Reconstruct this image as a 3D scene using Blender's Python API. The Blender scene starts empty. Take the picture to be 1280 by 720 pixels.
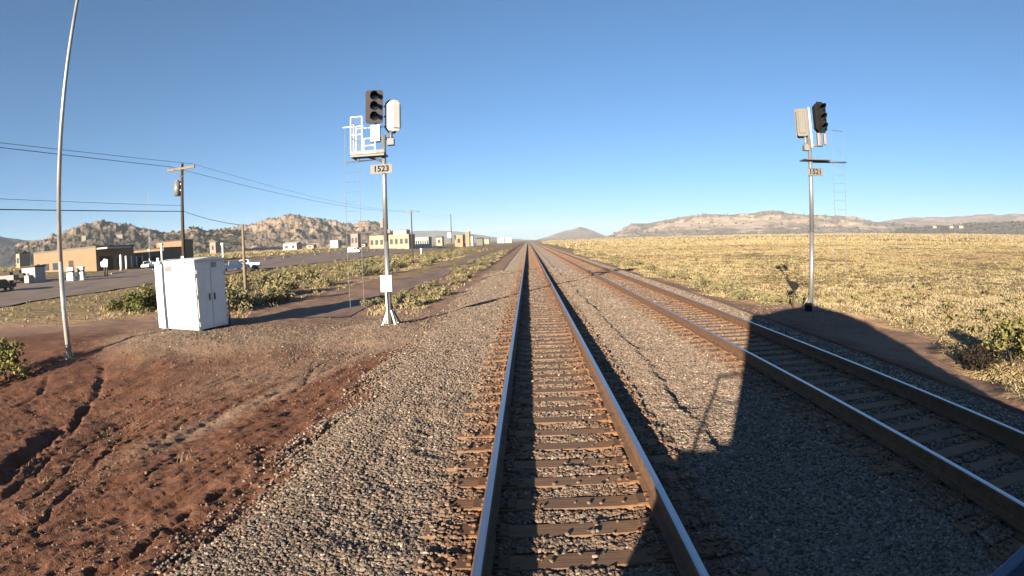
import bpy, bmesh, math, random
import numpy as np
from mathutils import Matrix, Vector

random.seed(7)
rng = np.random.default_rng(11)
scene = bpy.context.scene
COL = scene.collection
R = math.radians

# ------------------------------------------------------------------ camera (wide action-camera lens)
FPX, PITCH, YAW, ROLL, EYE = 679.48, -0.0875, -0.0320, -0.0321, 2.185   # px at 1280 wide, rad, m above rail


def _rot():
    c, s = math.cos(ROLL), math.sin(ROLL)
    rr = np.array([[c, 0, -s], [0, 1, 0], [s, 0, c]])
    c, s = math.cos(PITCH), math.sin(PITCH)
    rp = np.array([[1, 0, 0], [0, c, -s], [0, s, c]])
    c, s = math.cos(YAW), math.sin(YAW)
    ry = np.array([[c, s, 0], [-s, c, 0], [0, 0, 1]])
    return ry @ rp @ rr


ROT = _rot()
cd = bpy.data.cameras.new('camera')
cam = bpy.data.objects.new('camera', cd)
COL.objects.link(cam)
scene.camera = cam
cd.type = 'PANO'
cd.sensor_fit = 'HORIZONTAL'
cd.sensor_width, cd.sensor_height = 36.0, 20.25
cd.panorama_type = 'FISHEYE_LENS_POLYNOMIAL'
cd.fisheye_fov = math.pi
cd.fisheye_polynomial_k0 = 0.0
cd.fisheye_polynomial_k1 = -(1280 / 36.0) / FPX
cd.fisheye_polynomial_k2 = 0.0
cd.fisheye_polynomial_k3 = 0.0
cd.fisheye_polynomial_k4 = 0.0
cd.clip_start, cd.clip_end = 0.02, 40000
m4 = Matrix((ROT @ np.array([[1, 0, 0], [0, 0, -1], [0, 1, 0]])).tolist()).to_4x4()
m4.translation = (0, 0, EYE)
cam.matrix_world = m4

# ------------------------------------------------------------------ light
SUN_AZ, SUN_EL = R(180 + 24.3), R(12.4)       # compass from +Y clockwise: behind and to the left
w = bpy.data.worlds.new('World')
scene.world = w
w.use_nodes = True
wn = w.node_tree
bg = wn.nodes['Background']
sky = wn.nodes.new('ShaderNodeTexSky')
sky.sky_type = 'NISHITA'
sky.sun_disc = False
sky.sun_elevation = SUN_EL
sky.sun_rotation = SUN_AZ
sky.altitude = 1900
sky.air_density = 0.85
sky.dust_density = 0.8
sky.ozone_density = 6.0
tint = wn.nodes.new('ShaderNodeMix')
tint.data_type, tint.blend_type = 'RGBA', 'MULTIPLY'
tint.inputs[0].default_value = 1.0
tint.inputs[7].default_value = (0.93, 1.09, 1.02, 1)      # a little white balance
wn.links.new(sky.outputs[0], tint.inputs[6])
gam = wn.nodes.new('ShaderNodeGamma')
gam.inputs[1].default_value = 0.84
wn.links.new(tint.outputs[2], gam.inputs[0])
wn.links.new(gam.outputs[0], bg.inputs[0])
bg.inputs[1].default_value = 0.052
sl = bpy.data.lights.new('sun', 'SUN')
sl.energy = 5.0
sl.angle = R(0.5)
sl.color = (1.0, 0.83, 0.62)
so = bpy.data.objects.new('sun', sl)
COL.objects.link(so)
_d = Vector((math.sin(SUN_AZ) * math.cos(SUN_EL), math.cos(SUN_AZ) * math.cos(SUN_EL), math.sin(SUN_EL)))
so.rotation_euler = _d.to_track_quat('Z', 'Y').to_euler()
so.location = (-8, -10, 14)
vs = scene.view_settings
vs.view_transform = 'Standard'
vs.look = 'None'
vs.gamma = 1.0
vs.use_curve_mapping = False
vs.exposure = 2.05
scene.cycles.max_bounces = 4
scene.cycles.sample_clamp_indirect = 4
scene.cycles.diffuse_bounces = 1
scene.cycles.transparent_max_bounces = 8


# ------------------------------------------------------------------ helpers
def direction(px, py):
    q = np.array([px - 640.0, py - 360.0])
    r = np.hypot(*q) + 1e-9
    th = r / FPX
    return ROT @ np.array([math.sin(th) * q[0] / r, math.cos(th), -math.sin(th) * q[1] / r])


def azel(px, py):
    d = direction(px, py)
    return math.degrees(math.atan2(d[0], d[1])), math.degrees(math.atan2(d[2], math.hypot(d[0], d[1])))


def polar(az, d):
    return d * math.sin(R(az)), d * math.cos(R(az))


def vnoise(x, y, seed=0):
    """value noise, -1..1"""
    x = np.asarray(x, float); y = np.asarray(y, float)
    xi = np.floor(x); yi = np.floor(y)
    fx = x - xi; fy = y - yi
    fx = fx * fx * (3 - 2 * fx); fy = fy * fy * (3 - 2 * fy)

    def hsh(a, b):
        n = np.sin(a * 127.1 + b * 311.7 + seed * 74.7) * 43758.5453
        return (n - np.floor(n)) * 2 - 1
    a = hsh(xi, yi); b = hsh(xi + 1, yi); c = hsh(xi, yi + 1); d = hsh(xi + 1, yi + 1)
    return (a * (1 - fx) + b * fx) * (1 - fy) + (c * (1 - fx) + d * fx) * fy


def fbm(x, y, oct=4, seed=0, gain=0.5):
    s = 0; amp = 1.0
    for i in range(oct):
        s = s + amp * vnoise(x * 2 ** i, y * 2 ** i, seed + i * 13)
        amp *= gain
    return s


def sstep(a, b, x):
    t = np.clip((np.asarray(x, float) - a) / (b - a), 0, 1)
    return t * t * (3 - 2 * t)


def tag(o, label=None, cat=None, group=None, kind=None):
    if label: o['label'] = label
    if cat: o['category'] = cat
    if group: o['group'] = group
    if kind: o['kind'] = kind
    return o


def thing(name, label, cat, loc=(0, 0, 0), rotz=0.0, group=None):
    o = bpy.data.objects.new(name, None)
    o.empty_display_size = 0.3
    COL.objects.link(o)
    o.location = loc
    o.rotation_euler = (0, 0, rotz)
    return tag(o, label, cat, group)


def copy_tree(o, parent=None):
    c = o.copy()
    COL.objects.link(c)
    c.parent = parent
    for ch in list(o.children):
        copy_tree(ch, c)
    return c


def mesh_obj(name, me, mats, parent=None, loc=(0, 0, 0), rot=(0, 0, 0)):
    o = bpy.data.objects.new(name, me)
    COL.objects.link(o)
    for m in (mats if isinstance(mats, (list, tuple)) else [mats]):
        me.materials.append(m)
    o.location = loc
    o.rotation_euler = rot
    if parent is not None:
        o.parent = parent
    return o


def np_mesh(name, verts, faces, smooth=False, attrs=None, mat_index=None):
    """verts (n,3); faces (m,k) of one valence"""
    me = bpy.data.meshes.new(name)
    verts = np.asarray(verts, np.float32); faces = np.asarray(faces, np.int32)
    k = faces.shape[1]
    me.vertices.add(len(verts)); me.vertices.foreach_set('co', verts.ravel())
    me.loops.add(faces.size); me.loops.foreach_set('vertex_index', faces.ravel())
    me.polygons.add(len(faces))
    me.polygons.foreach_set('loop_start', np.arange(0, faces.size, k, dtype=np.int32))
    me.polygons.foreach_set('loop_total', np.full(len(faces), k, np.int32))
    if mat_index is not None:
        me.polygons.foreach_set('material_index', np.asarray(mat_index, np.int32))
    me.polygons.foreach_set('use_smooth', np.full(len(faces), smooth, bool))
    me.update(calc_edges=True)
    for nm, arr in (attrs or {}).items():
        a = me.attributes.new(nm, 'FLOAT', 'POINT')
        a.data.foreach_set('value', np.asarray(arr, np.float32).ravel())
    me.validate()
    return me


def grid_mesh(name, X, Y, Z, attrs=None, smooth=True):
    ny, nx = X.shape
    v = np.stack([X.ravel(), Y.ravel(), Z.ravel()], 1)
    i = np.arange(ny * nx).reshape(ny, nx)
    f = np.stack([i[:-1, :-1].ravel(), i[:-1, 1:].ravel(), i[1:, 1:].ravel(), i[1:, :-1].ravel()], 1)
    return np_mesh(name, v, f, smooth, {k: a.ravel() for k, a in (attrs or {}).items()})


class MB:
    """collects solids into one mesh"""
    def __init__(s):
        s.bm = bmesh.new()

    def box(s, x0, x1, y0, y1, z0, z1, mi=0, top=None):
        tx0, tx1, ty0, ty1 = top if top else (x0, x1, y0, y1)
        p = [(x0, y0, z0), (x1, y0, z0), (x1, y1, z0), (x0, y1, z0), (tx0, ty0, z1), (tx1, ty0, z1), (tx1, ty1, z1), (tx0, ty1, z1)]
        v = [s.bm.verts.new(q) for q in p]
        for f in ((3, 2, 1, 0), (4, 5, 6, 7), (0, 1, 5, 4), (1, 2, 6, 5), (2, 3, 7, 6), (3, 0, 4, 7)):
            s.bm.faces.new([v[i] for i in f]).material_index = mi
        return s

    def tube(s, a, b, r0, r1=None, n=10, mi=0, caps=True):
        a = Vector(a); b = Vector(b); r1 = r0 if r1 is None else r1
        d = (b - a).normalized()
        u = d.orthogonal().normalized(); w_ = d.cross(u)
        A = []; B = []
        for i in range(n):
            t = 2 * math.pi * i / n
            o = u * math.cos(t) + w_ * math.sin(t)
            A.append(s.bm.verts.new(a + o * r0)); B.append(s.bm.verts.new(b + o * r1))
        for i in range(n):
            f = s.bm.faces.new([A[i], A[(i + 1) % n], B[(i + 1) % n], B[i]]); f.material_index = mi; f.smooth = n > 6
        if caps:
            s.bm.faces.new(A[::-1]).material_index = mi; s.bm.faces.new(B).material_index = mi
        return s

    def path(s, pts, r, n=6, mi=0):
        pts = [Vector(p) for p in pts]
        rings = []
        for k, p in enumerate(pts):
            d = (pts[min(k + 1, len(pts) - 1)] - pts[max(k - 1, 0)]).normalized()
            u = d.cross(Vector((0, 0, 1)))
            u = u.normalized() if u.length > 1e-4 else Vector((1, 0, 0))
            w_ = u.cross(d)
            rr = r[k] if isinstance(r, (list, tuple)) else r
            rings.append([s.bm.verts.new(p + (u * math.cos(2 * math.pi * i / n) + w_ * math.sin(2 * math.pi * i / n)) * rr) for i in range(n)])
        for q in range(len(rings) - 1):
            for i in range(n):
                f = s.bm.faces.new([rings[q][i], rings[q][(i + 1) % n], rings[q + 1][(i + 1) % n], rings[q + 1][i]]); f.material_index = mi; f.smooth = True
        s.bm.faces.new(rings[0][::-1]); s.bm.faces.new(rings[-1])
        return s

    def prism(s, poly, axis, a, b, mi=0):
        """extrude a closed polygon of (u,v) along axis 'x','y' or 'z' from a to b"""
        def P(u, v, t):
            return {'x': (t, u, v), 'y': (u, t, v), 'z': (u, v, t)}[axis]
        A = [s.bm.verts.new(P(u, v, a)) for u, v in poly]; B = [s.bm.verts.new(P(u, v, b)) for u, v in poly]
        n = len(poly)
        for i in range(n):
            s.bm.faces.new([A[i], A[(i + 1) % n], B[(i + 1) % n], B[i]]).material_index = mi
        s.bm.faces.new(A[::-1]).material_index = mi; s.bm.faces.new(B).material_index = mi
        return s

    def build(s, name, mats, parent=None, loc=(0, 0, 0), rot=(0, 0, 0), bevel=0.0):
        bmesh.ops.recalc_face_normals(s.bm, faces=s.bm.faces)
        me = bpy.data.meshes.new(name)
        s.bm.to_mesh(me); s.bm.free()
        o = mesh_obj(name, me, mats, parent, loc, rot)
        if bevel:
            b = o.modifiers.new('bevel', 'BEVEL'); b.width = bevel; b.segments = 2; b.limit_method = 'ANGLE'
        return o


# ------------------------------------------------------------------ materials
def new_mat(name):
    m = bpy.data.materials.new(name)
    m.use_nodes = True
    nt = m.node_tree
    return m, nt, nt.nodes['Principled BSDF']


def N(nt, t, **kw):
    n = nt.nodes.new(t)
    for k, v in kw.items():
        if k.startswith('i_'):
            key = k[2:]
            n.inputs[int(key) if key.isdigit() else key].default_value = v
        else:
            setattr(n, k, v)
    return n


def ramp(nt, fac, stops, interp='LINEAR'):
    r = nt.nodes.new('ShaderNodeValToRGB')
    r.color_ramp.interpolation = interp
    e = r.color_ramp.elements
    while len(e) < len(stops):
        e.new(0.5)
    for i, (p, c) in enumerate(stops):
        e[i].position = p
        e[i].color = (*c, 1) if len(c) == 3 else c
    nt.links.new(fac, r.inputs[0])
    return r.outputs[0]


def mixc(nt, fac, a, b, mode='MIX'):
    n = nt.nodes.new('ShaderNodeMix')
    n.data_type = 'RGBA'
    n.blend_type = mode
    for sock, v in ((n.inputs[0], fac), (n.inputs[6], a), (n.inputs[7], b)):
        if isinstance(v, (int, float)):
            sock.default_value = v
        elif isinstance(v, tuple):
            sock.default_value = (*v, 1) if len(v) == 3 else v
        else:
            nt.links.new(v, sock)
    return n.outputs[2]


def noise(nt, scale, detail=4, rough=0.55, vec=None, out=0):
    n = N(nt, 'ShaderNodeTexNoise', i_Scale=scale, i_Detail=detail, i_Roughness=rough)
    if vec is not None:
        nt.links.new(vec, n.inputs['Vector'])
    return n.outputs[out]


def coords(nt, scale=None, kind='Object'):
    tc = nt.nodes.new('ShaderNodeTexCoord')
    if scale is None:
        return tc.outputs[kind]
    mp = N(nt, 'ShaderNodeMapping')
    mp.inputs['Scale'].default_value = scale
    nt.links.new(tc.outputs[kind], mp.inputs[0])
    return mp.outputs[0]


def bump(nt, bsdf, h, strength, dist):
    b = N(nt, 'ShaderNodeBump', i_Strength=strength, i_Distance=dist)
    nt.links.new(h, b.inputs['Height'])
    nt.links.new(b.outputs[0], bsdf.inputs['Normal'])


def attr(nt, name):
    return N(nt, 'ShaderNodeAttribute', attribute_name=name).outputs['Fac']


def plain(name, col, rough=0.6, metal=0.0, var=0.25, scale=3.0, bmp=0.0, dirt=None, dirt_amt=0.5):
    """painted or bare surface with blotches, streaks and a little bump"""
    m, nt, b = new_mat(name)
    v = coords(nt)
    n1 = noise(nt, scale, 5, 0.6, v)
    n2 = noise(nt, scale * 9, 3, 0.6, v)
    dark = tuple(c * (1 - var) for c in col)
    light = tuple(min(1, c * (1 + var * 0.6)) for c in col)
    c = ramp(nt, n1, [(0.3, dark), (0.7, light)])
    c = mixc(nt, 0.35, c, ramp(nt, n2, [(0.35, dark), (0.65, light)]))
    if dirt:
        vs_ = coords(nt, (scale * 2, scale * 2, scale * 0.35))
        c = mixc(nt, ramp(nt, noise(nt, 1.0, 5, 0.65, vs_), [(0.48, (0, 0, 0)), (0.72, (dirt_amt,) * 3)]), c, dirt)
    nt.links.new(c, b.inputs['Base Color'])
    b.inputs['Roughness'].default_value = rough
    b.inputs['Metallic'].default_value = metal
    if bmp:
        bump(nt, b, n2, bmp, 0.01)
    return m


M = {}
M['galv'] = plain('galvanised_steel', (0.52, 0.54, 0.56), 0.45, 0.6, 0.18, 6, dirt=(0.25, 0.22, 0.18), dirt_amt=0.4)
M['white_paint'] = plain('white_paint', (0.66, 0.66, 0.64), 0.5, 0, 0.06, 2, dirt=(0.45, 0.38, 0.3), dirt_amt=0.35)
M['silver_paint'] = plain('silver_paint', (0.33, 0.33, 0.32), 0.45, 0.15, 0.1, 3, dirt=(0.35, 0.3, 0.25), dirt_amt=0.35)
M['aged_silver'] = plain('aged_silver_paint', (0.135, 0.13, 0.125), 0.6, 0, 0.2, 3, dirt=(0.07, 0.062, 0.055), dirt_amt=0.5)
M['plate'] = plain('number_plate_enamel', (0.24, 0.24, 0.235), 0.6, 0, 0.1, 3)
M['grey_metal'] = plain('grey_metal', (0.22, 0.22, 0.23), 0.55, 0.3, 0.2, 4)
M['black_paint'] = plain('black_paint', (0.010, 0.010, 0.011), 0.9, 0, 0.3, 5)
M['black_paint'].node_tree.nodes['Principled BSDF'].inputs['Specular IOR Level'].default_value = 0.1
M['dusty_black'] = plain('dusty_black_paint', (0.070, 0.059, 0.074), 0.9, 0, 0.2, 4, dirt=(0.10, 0.084, 0.096), dirt_amt=0.5)
M['lens'] = plain('signal_lens_glass', (0.012, 0.014, 0.016), 0.12, 0, 0.2, 9)
M['concrete'] = plain('concrete', (0.4, 0.37, 0.33), 0.9, 0, 0.2, 3, 0.3)
M['glass'] = plain('dark_window_glass', (0.03, 0.035, 0.045), 0.12, 0, 0.1, 1)
M['rubber'] = plain('tyre_rubber', (0.02, 0.02, 0.02), 0.85, 0, 0.2, 8)
M['tan_block'] = plain('tan_block_wall', (0.40, 0.27, 0.165), 0.9, 0, 0.14, 0.6, dirt=(0.3, 0.22, 0.15))
M['cream_wall'] = plain('cream_wall', (0.54, 0.46, 0.34), 0.9, 0, 0.08, 0.3)
M['white_wall'] = plain('white_wall', (0.74, 0.72, 0.68), 0.9, 0, 0.08, 0.3)
M['pink_wall'] = plain('pinkish_wall', (0.5, 0.36, 0.33), 0.9, 0, 0.1, 0.3)
M['yellow_wall'] = plain('yellow_wall', (0.46, 0.35, 0.21), 0.9, 0, 0.1, 0.3)
M['roof_grey'] = plain('roof_gravel', (0.24, 0.23, 0.21), 0.95, 0, 0.2, 0.7)
M['roof_dark'] = plain('roof_dark', (0.12, 0.085, 0.075), 0.9, 0, 0.2, 0.7)
M['door_dark'] = plain('dark_opening', (0.05, 0.04, 0.035), 0.8, 0, 0.2, 1)
M['car_blue'] = plain('blue_car_paint', (0.03, 0.06, 0.16), 0.25, 0, 0.1, 1)
M['car_white'] = plain('white_car_paint', (0.75, 0.75, 0.75), 0.25, 0, 0.05, 1)
M['car_dark'] = plain('dark_car_paint', (0.02, 0.02, 0.028), 0.25, 0, 0.1, 1)
M['loco_blue'] = plain('blue_grey_locomotive_paint', (0.13, 0.22, 0.40), 0.4, 0, 0.2, 2)
M['wood_pole'] = plain('weathered_pole_wood', (0.085, 0.06, 0.05), 0.9, 0, 0.35, 4, 0.3)
M['pale_pole'] = plain('bleached_pole_wood', (0.34, 0.26, 0.18), 0.9, 0, 0.25, 4, 0.3)
M['wire'] = plain('overhead_wire', (0.05, 0.05, 0.055), 0.6, 0.3, 0.1, 1)
M['green_paint'] = plain('dark_green_paint', (0.03, 0.06, 0.03), 0.6, 0, 0.2, 3)


def mat_mast_white():
    m, nt, b = new_mat('pale_pole_paint')
    v = coords(nt, (6, 6, 0.6))
    c = ramp(nt, noise(nt, 1.0, 5, 0.6, v), [(0.35, (0.20, 0.20, 0.20)), (0.6, (0.36, 0.36, 0.36))])
    nt.links.new(c, b.inputs['Base Color'])
    b.inputs['Roughness'].default_value = 0.4
    b.inputs['Metallic'].default_value = 0.25
    return m


M['mast_white'] = mat_mast_white()


def mat_ground():
    m, nt, b = new_mat('dry_ground')
    v = coords(nt)
    big = noise(nt, 0.12, 5, 0.6, v); mid = noise(nt, 1.3, 6, 0.65, v); fine = noise(nt, 14, 5, 0.7, v); grit = noise(nt, 60, 3, 0.6, v)
    red = ramp(nt, mid, [(0.3, (0.155, 0.062, 0.037)), (0.5, (0.250, 0.108, 0.066)), (0.7, (0.36, 0.182, 0.118))])
    red = mixc(nt, 0.45, red, ramp(nt, fine, [(0.3, (0.15, 0.062, 0.038)), (0.52, (0.29, 0.145, 0.092)), (0.75, (0.48, 0.31, 0.215))]))
    pad = ramp(nt, fine, [(0.3, (0.42, 0.275, 0.19)), (0.7, (0.68, 0.50, 0.37))])
    red = mixc(nt, attr(nt, 'pad'), red, pad)
    # grey stones and pale grit showing through
    vor = N(nt, 'ShaderNodeTexVoronoi', i_Scale=26.0)
    nt.links.new(v, vor.inputs['Vector'])
    peb = ramp(nt, vor.outputs['Distance'], [(0.10, (1, 1, 1)), (0.2, (0, 0, 0))])
    sel = ramp(nt, noise(nt, 2.2, 3, 0.6, v), [(0.5, (0, 0, 0)), (0.65, (0.8, 0.8, 0.8))])
    red = mixc(nt, mixc(nt, 1.0, peb, sel, 'MULTIPLY'), red, ramp(nt, vor.outputs['Color'], [(0.2, (0.22, 0.16, 0.13)), (0.8, (0.55, 0.46, 0.38))]))
    # grassland: straw, olive and bare earth in drawn-out patches
    vg = coords(nt, (0.45, 1.2, 1.0))
    g1 = noise(nt, 0.035, 7, 0.62, vg); g2 = noise(nt, 0.5, 6, 0.7, vg); g3 = noise(nt, 5.0, 4, 0.7, v)
    straw = ramp(nt, g1, [(0.32, (0.36, 0.25, 0.14)), (0.45, (0.52, 0.40, 0.20)), (0.55, (0.46, 0.385, 0.175)), (0.68, (0.60, 0.47, 0.26))])
    straw = mixc(nt, 0.4, straw, ramp(nt, g2, [(0.32, (0.22, 0.175, 0.085)), (0.5, (0.48, 0.38, 0.19)), (0.7, (0.64, 0.51, 0.28))]))
    straw = mixc(nt, 0.3, straw, ramp(nt, g3, [(0.3, (0.22, 0.155, 0.085)), (0.6, (0.58, 0.46, 0.25))]))
    far = ramp(nt, noise(nt, 0.012, 6, 0.6, vg), [(0.35, (0.46, 0.33, 0.23)), (0.6, (0.60, 0.46, 0.31))])
    straw = mixc(nt, attr(nt, 'far'), straw, far)
    col = mixc(nt, attr(nt, 'grass'), red, straw)
    nt.links.new(col, b.inputs['Base Color'])
    b.inputs['Roughness'].default_value = 0.95
    b.inputs['Specular IOR Level'].default_value = 0.15
    h = N(nt, 'ShaderNodeMath', operation='MULTIPLY_ADD', i_1=0.35)
    nt.links.new(grit, h.inputs[0]); nt.links.new(fine, h.inputs[2])
    hg = N(nt, 'ShaderNodeMath', operation='MULTIPLY_ADD', i_1=55.0)
    nt.links.new(g2, hg.inputs[0])
    hg2 = N(nt, 'ShaderNodeMath', operation='MULTIPLY', i_1=6.0)
    nt.links.new(g3, hg2.inputs[0]); nt.links.new(hg2.outputs[0], hg.inputs[2])
    mx = N(nt, 'ShaderNodeMix')
    nt.links.new(attr(nt, 'grass'), mx.inputs[0]); nt.links.new(h.outputs[0], mx.inputs[2]); nt.links.new(hg.outputs[0], mx.inputs[3])
    bump(nt, b, mx.outputs[0], 0.8, 0.05)
    return m


def mat_ballast():
    m, nt, b = new_mat('ballast_gravel')
    v = coords(nt)
    vor = N(nt, 'ShaderNodeTexVoronoi', i_Scale=17.0)
    nt.links.new(v, vor.inputs['Vector'])
    c = ramp(nt, vor.outputs['Color'], [(0.1, (0.44, 0.330, 0.245)), (0.45, (0.74, 0.575, 0.43)), (0.75, (0.88, 0.70, 0.53)), (0.95, (0.98, 0.82, 0.66))])
    big = noise(nt, 0.5, 5, 0.6, v)
    c = mixc(nt, ramp(nt, big, [(0.4, (0, 0, 0)), (0.7, (0.4, 0.4, 0.4))]), c, (0.56, 0.40, 0.28))
    c = mixc(nt, attr(nt, 'rust'), c, mixc(nt, 0.6, c, (0.50, 0.29, 0.165)))
    nt.links.new(c, b.inputs['Base Color'])
    b.inputs['Roughness'].default_value = 0.95
    inv = N(nt, 'ShaderNodeMath', operation='MULTIPLY_ADD', i_1=-1.0, i_2=1.0)
    nt.links.new(vor.outputs['Distance'], inv.inputs[0])
    bump(nt, b, inv.outputs[0], 1.0, 0.07)
    return m


def mat_stone():
    m, nt, b = new_mat('crushed_stone')
    c = ramp(nt, attr(nt, 'tone'), [(0.0, (0.09, 0.068, 0.052)), (0.25, (0.215, 0.162, 0.122)), (0.5, (0.33, 0.262, 0.202)), (0.72, (0.41, 0.335, 0.265)), (0.86, (0.34, 0.200, 0.135)), (0.965, (0.38, 0.315, 0.25)), (0.985, (0.68, 0.60, 0.50))])
    c = mixc(nt, attr(nt, 'rust'), c, (0.30, 0.150, 0.080))
    nt.links.new(c, b.inputs['Base Color'])
    b.inputs['Roughness'].default_value = 0.9
    return m


def mat_tie():
    m, nt, b = new_mat('weathered_tie_wood')
    v = coords(nt, (1.2, 22, 22))
    v2 = coords(nt)
    oi = N(nt, 'ShaderNodeObjectInfo')
    g = noise(nt, 1.0, 6, 0.65, v)
    c = ramp(nt, g, [(0.3, (0.15, 0.085, 0.052)), (0.5, (0.30, 0.185, 0.115)), (0.72, (0.44, 0.295, 0.195))])
    c = mixc(nt, ramp(nt, oi.outputs['Random'], [(0.0, (0.0,) * 3), (1.0, (0.55,) * 3)]), c, (0.16, 0.09, 0.06))
    sx = N(nt, 'ShaderNodeSeparateXYZ'); nt.links.new(v2, sx.inputs[0])
    ab = N(nt, 'ShaderNodeMath', operation='ABSOLUTE'); nt.links.new(sx.outputs[0], ab.inputs[0])
    df = N(nt, 'ShaderNodeMath', operation='SUBTRACT', i_1=0.76); nt.links.new(ab.outputs[0], df.inputs[0])
    d2 = N(nt, 'ShaderNodeMath', operation='ABSOLUTE'); nt.links.new(df.outputs[0], d2.inputs[0])
    near = ramp(nt, d2.outputs[0], [(0.12, (0.85,) * 3), (0.55, (0.12,) * 3)])
    c = mixc(nt, near, c, ramp(nt, noise(nt, 9, 4, 0.6, v2), [(0.3, (0.28, 0.125, 0.050)), (0.7, (0.50, 0.26, 0.110))]))
    nt.links.new(c, b.inputs['Base Color'])
    b.inputs['Roughness'].default_value = 0.9
    bump(nt, b, g, 0.6, 0.012)
    return m


def mat_rust(name='rusty_steel'):
    m, nt, b = new_mat(name)
    v = coords(nt)
    c = ramp(nt, noise(nt, 7, 5, 0.65, v), [(0.3, (0.14, 0.068, 0.034)), (0.7, (0.30, 0.155, 0.075))])
    nt.links.new(c, b.inputs['Base Color'])
    b.inputs['Roughness'].default_value = 0.85
    return m


def mat_railtop():
    m, nt, b = new_mat('polished_rail_steel')
    v = coords(nt, (30, 0.5, 1))
    n = noise(nt, 1.0, 4, 0.6, v)
    c = ramp(nt, n, [(0.3, (0.36, 0.37, 0.40)), (0.7, (0.50, 0.51, 0.54))])
    nt.links.new(c, b.inputs['Base Color'])
    b.inputs['Metallic'].default_value = 1.0
    r = ramp(nt, n, [(0.3, (0.30,) * 3), (0.7, (0.42,) * 3)])
    nt.links.new(r, b.inputs['Roughness'])
    return m


def mat_leaf(name, cols, rnd=True):
    m, nt, b = new_mat(name)
    oi = N(nt, 'ShaderNodeObjectInfo')
    t = N(nt, 'ShaderNodeMath', operation='MULTIPLY_ADD', i_1=0.5)
    if rnd:
        nt.links.new(oi.outputs['Random'], t.inputs[0])
    else:
        t.inputs[0].default_value = 0.0
    h = N(nt, 'ShaderNodeMath', operation='MULTIPLY', i_1=0.55 if rnd else 1.0)
    nt.links.new(attr(nt, 'tone'), h.inputs[0])
    nt.links.new(h.outputs[0], t.inputs[2])
    n = len(cols)
    c = ramp(nt, t.outputs[0], [(i / (n - 1), q) for i, q in enumerate(cols)])
    nt.links.new(c, b.inputs['Base Color'])
    b.inputs['Roughness'].default_value = 0.85
    b.inputs['Specular IOR Level'].default_value = 0.2
    return m


def mat_road(name, lo, hi):
    m, nt, b = new_mat(name)
    v = coords(nt)
    c = ramp(nt, noise(nt, 0.25, 6, 0.6, v), [(0.3, lo), (0.7, hi)])
    c = mixc(nt, 0.4, c, ramp(nt, noise(nt, 6, 4, 0.6, v), [(0.3, lo), (0.7, hi)]))
    nt.links.new(c, b.inputs['Base Color'])
    b.inputs['Roughness'].default_value = 0.9
    bump(nt, b, noise(nt, 20, 3, 0.6, v), 0.4, 0.02)
    return m


def mat_hill(name, rock, rock2, scrub, s=1.0):
    m, nt, b = new_mat(name)
    v = coords(nt)
    vb = coords(nt, (0.5, 0.5, 2.2))
    n1 = noise(nt, 0.016 * s, 7, 0.65, v); n2 = noise(nt, 0.05 * s, 6, 0.7, vb)
    c = mixc(nt, ramp(nt, n2, [(0.38, (0, 0, 0)), (0.62, (1, 1, 1))]), rock, rock2)
    sc = mixc(nt, ramp(nt, noise(nt, 0.12 * s, 4, 0.7, v), [(0.4, (0, 0, 0)), (0.6, (1, 1, 1))]), scrub, tuple(q * 1.9 for q in scrub))
    a = N(nt, 'ShaderNodeMath', operation='MULTIPLY_ADD', i_1=1.6); nt.links.new(n1, a.inputs[0])
    a2 = N(nt, 'ShaderNodeMath', operation='MULTIPLY_ADD', i_1=1.5, i_2=-1.45); nt.links.new(attr(nt, 'rock'), a2.inputs[0])
    nt.links.new(a2.outputs[0], a.inputs[2])
    f = ramp(nt, a.outputs[0], [(0.02, (0, 0, 0)), (0.30, (1, 1, 1))])
    c = mixc(nt, f, sc, c)
    nt.links.new(c, b.inputs['Base Color'])
    b.inputs['Roughness'].default_value = 0.95
    bump(nt, b, n2, 1.0, 6.0 / s)
    return m


M['ground'] = mat_ground()
M['ballast'] = mat_ballast()
M['stone'] = mat_stone()
M['tie'] = mat_tie()
M['rust'] = mat_rust()
M['railtop'] = mat_railtop()
M['asphalt'] = mat_road('worn_road_surface', (0.28, 0.195, 0.150), (0.40, 0.295, 0.225))
M['dirtroad'] = mat_road('red_dirt_track', (0.24, 0.135, 0.090), (0.38, 0.24, 0.165))
M['road_paint'] = mat_road('road_paint', (0.55, 0.53, 0.48), (0.75, 0.73, 0.68))
M['sage'] = mat_leaf('sagebrush_leaves', [(0.21, 0.175, 0.095), (0.28, 0.25, 0.130), (0.34, 0.305, 0.165), (0.43, 0.385, 0.195), (0.44, 0.41, 0.28)])
M['darkbush'] = mat_leaf('dark_bush_leaves', [(0.035, 0.045, 0.015), (0.075, 0.085, 0.025), (0.15, 0.14, 0.045), (0.20, 0.18, 0.07)])
M['shaded_brush'] = mat_leaf('shade_darkened_brush', [(0.030, 0.024, 0.018), (0.055, 0.040, 0.028), (0.10, 0.075, 0.045)])  # near-black leaves: shade of the hollow put into the foliage colour
M['stem'] = plain('bush_stem', (0.13, 0.095, 0.065), 0.9, 0, 0.3, 6)
M['straw'] = mat_leaf('dry_grass_blades', [(0.46, 0.325, 0.205), (0.54, 0.415, 0.230), (0.49, 0.415, 0.215), (0.60, 0.485, 0.275), (0.66, 0.545, 0.345)], rnd=False)
M['scrub'] = mat_leaf('low_scrub_leaves', [(0.22, 0.145, 0.09), (0.31, 0.235, 0.12), (0.29, 0.26, 0.125), (0.42, 0.34, 0.17)], rnd=False)
M['juniper'] = mat_leaf('juniper_foliage', [(0.025, 0.032, 0.014), (0.05, 0.06, 0.025), (0.09, 0.09, 0.04)], rnd=False)

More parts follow.
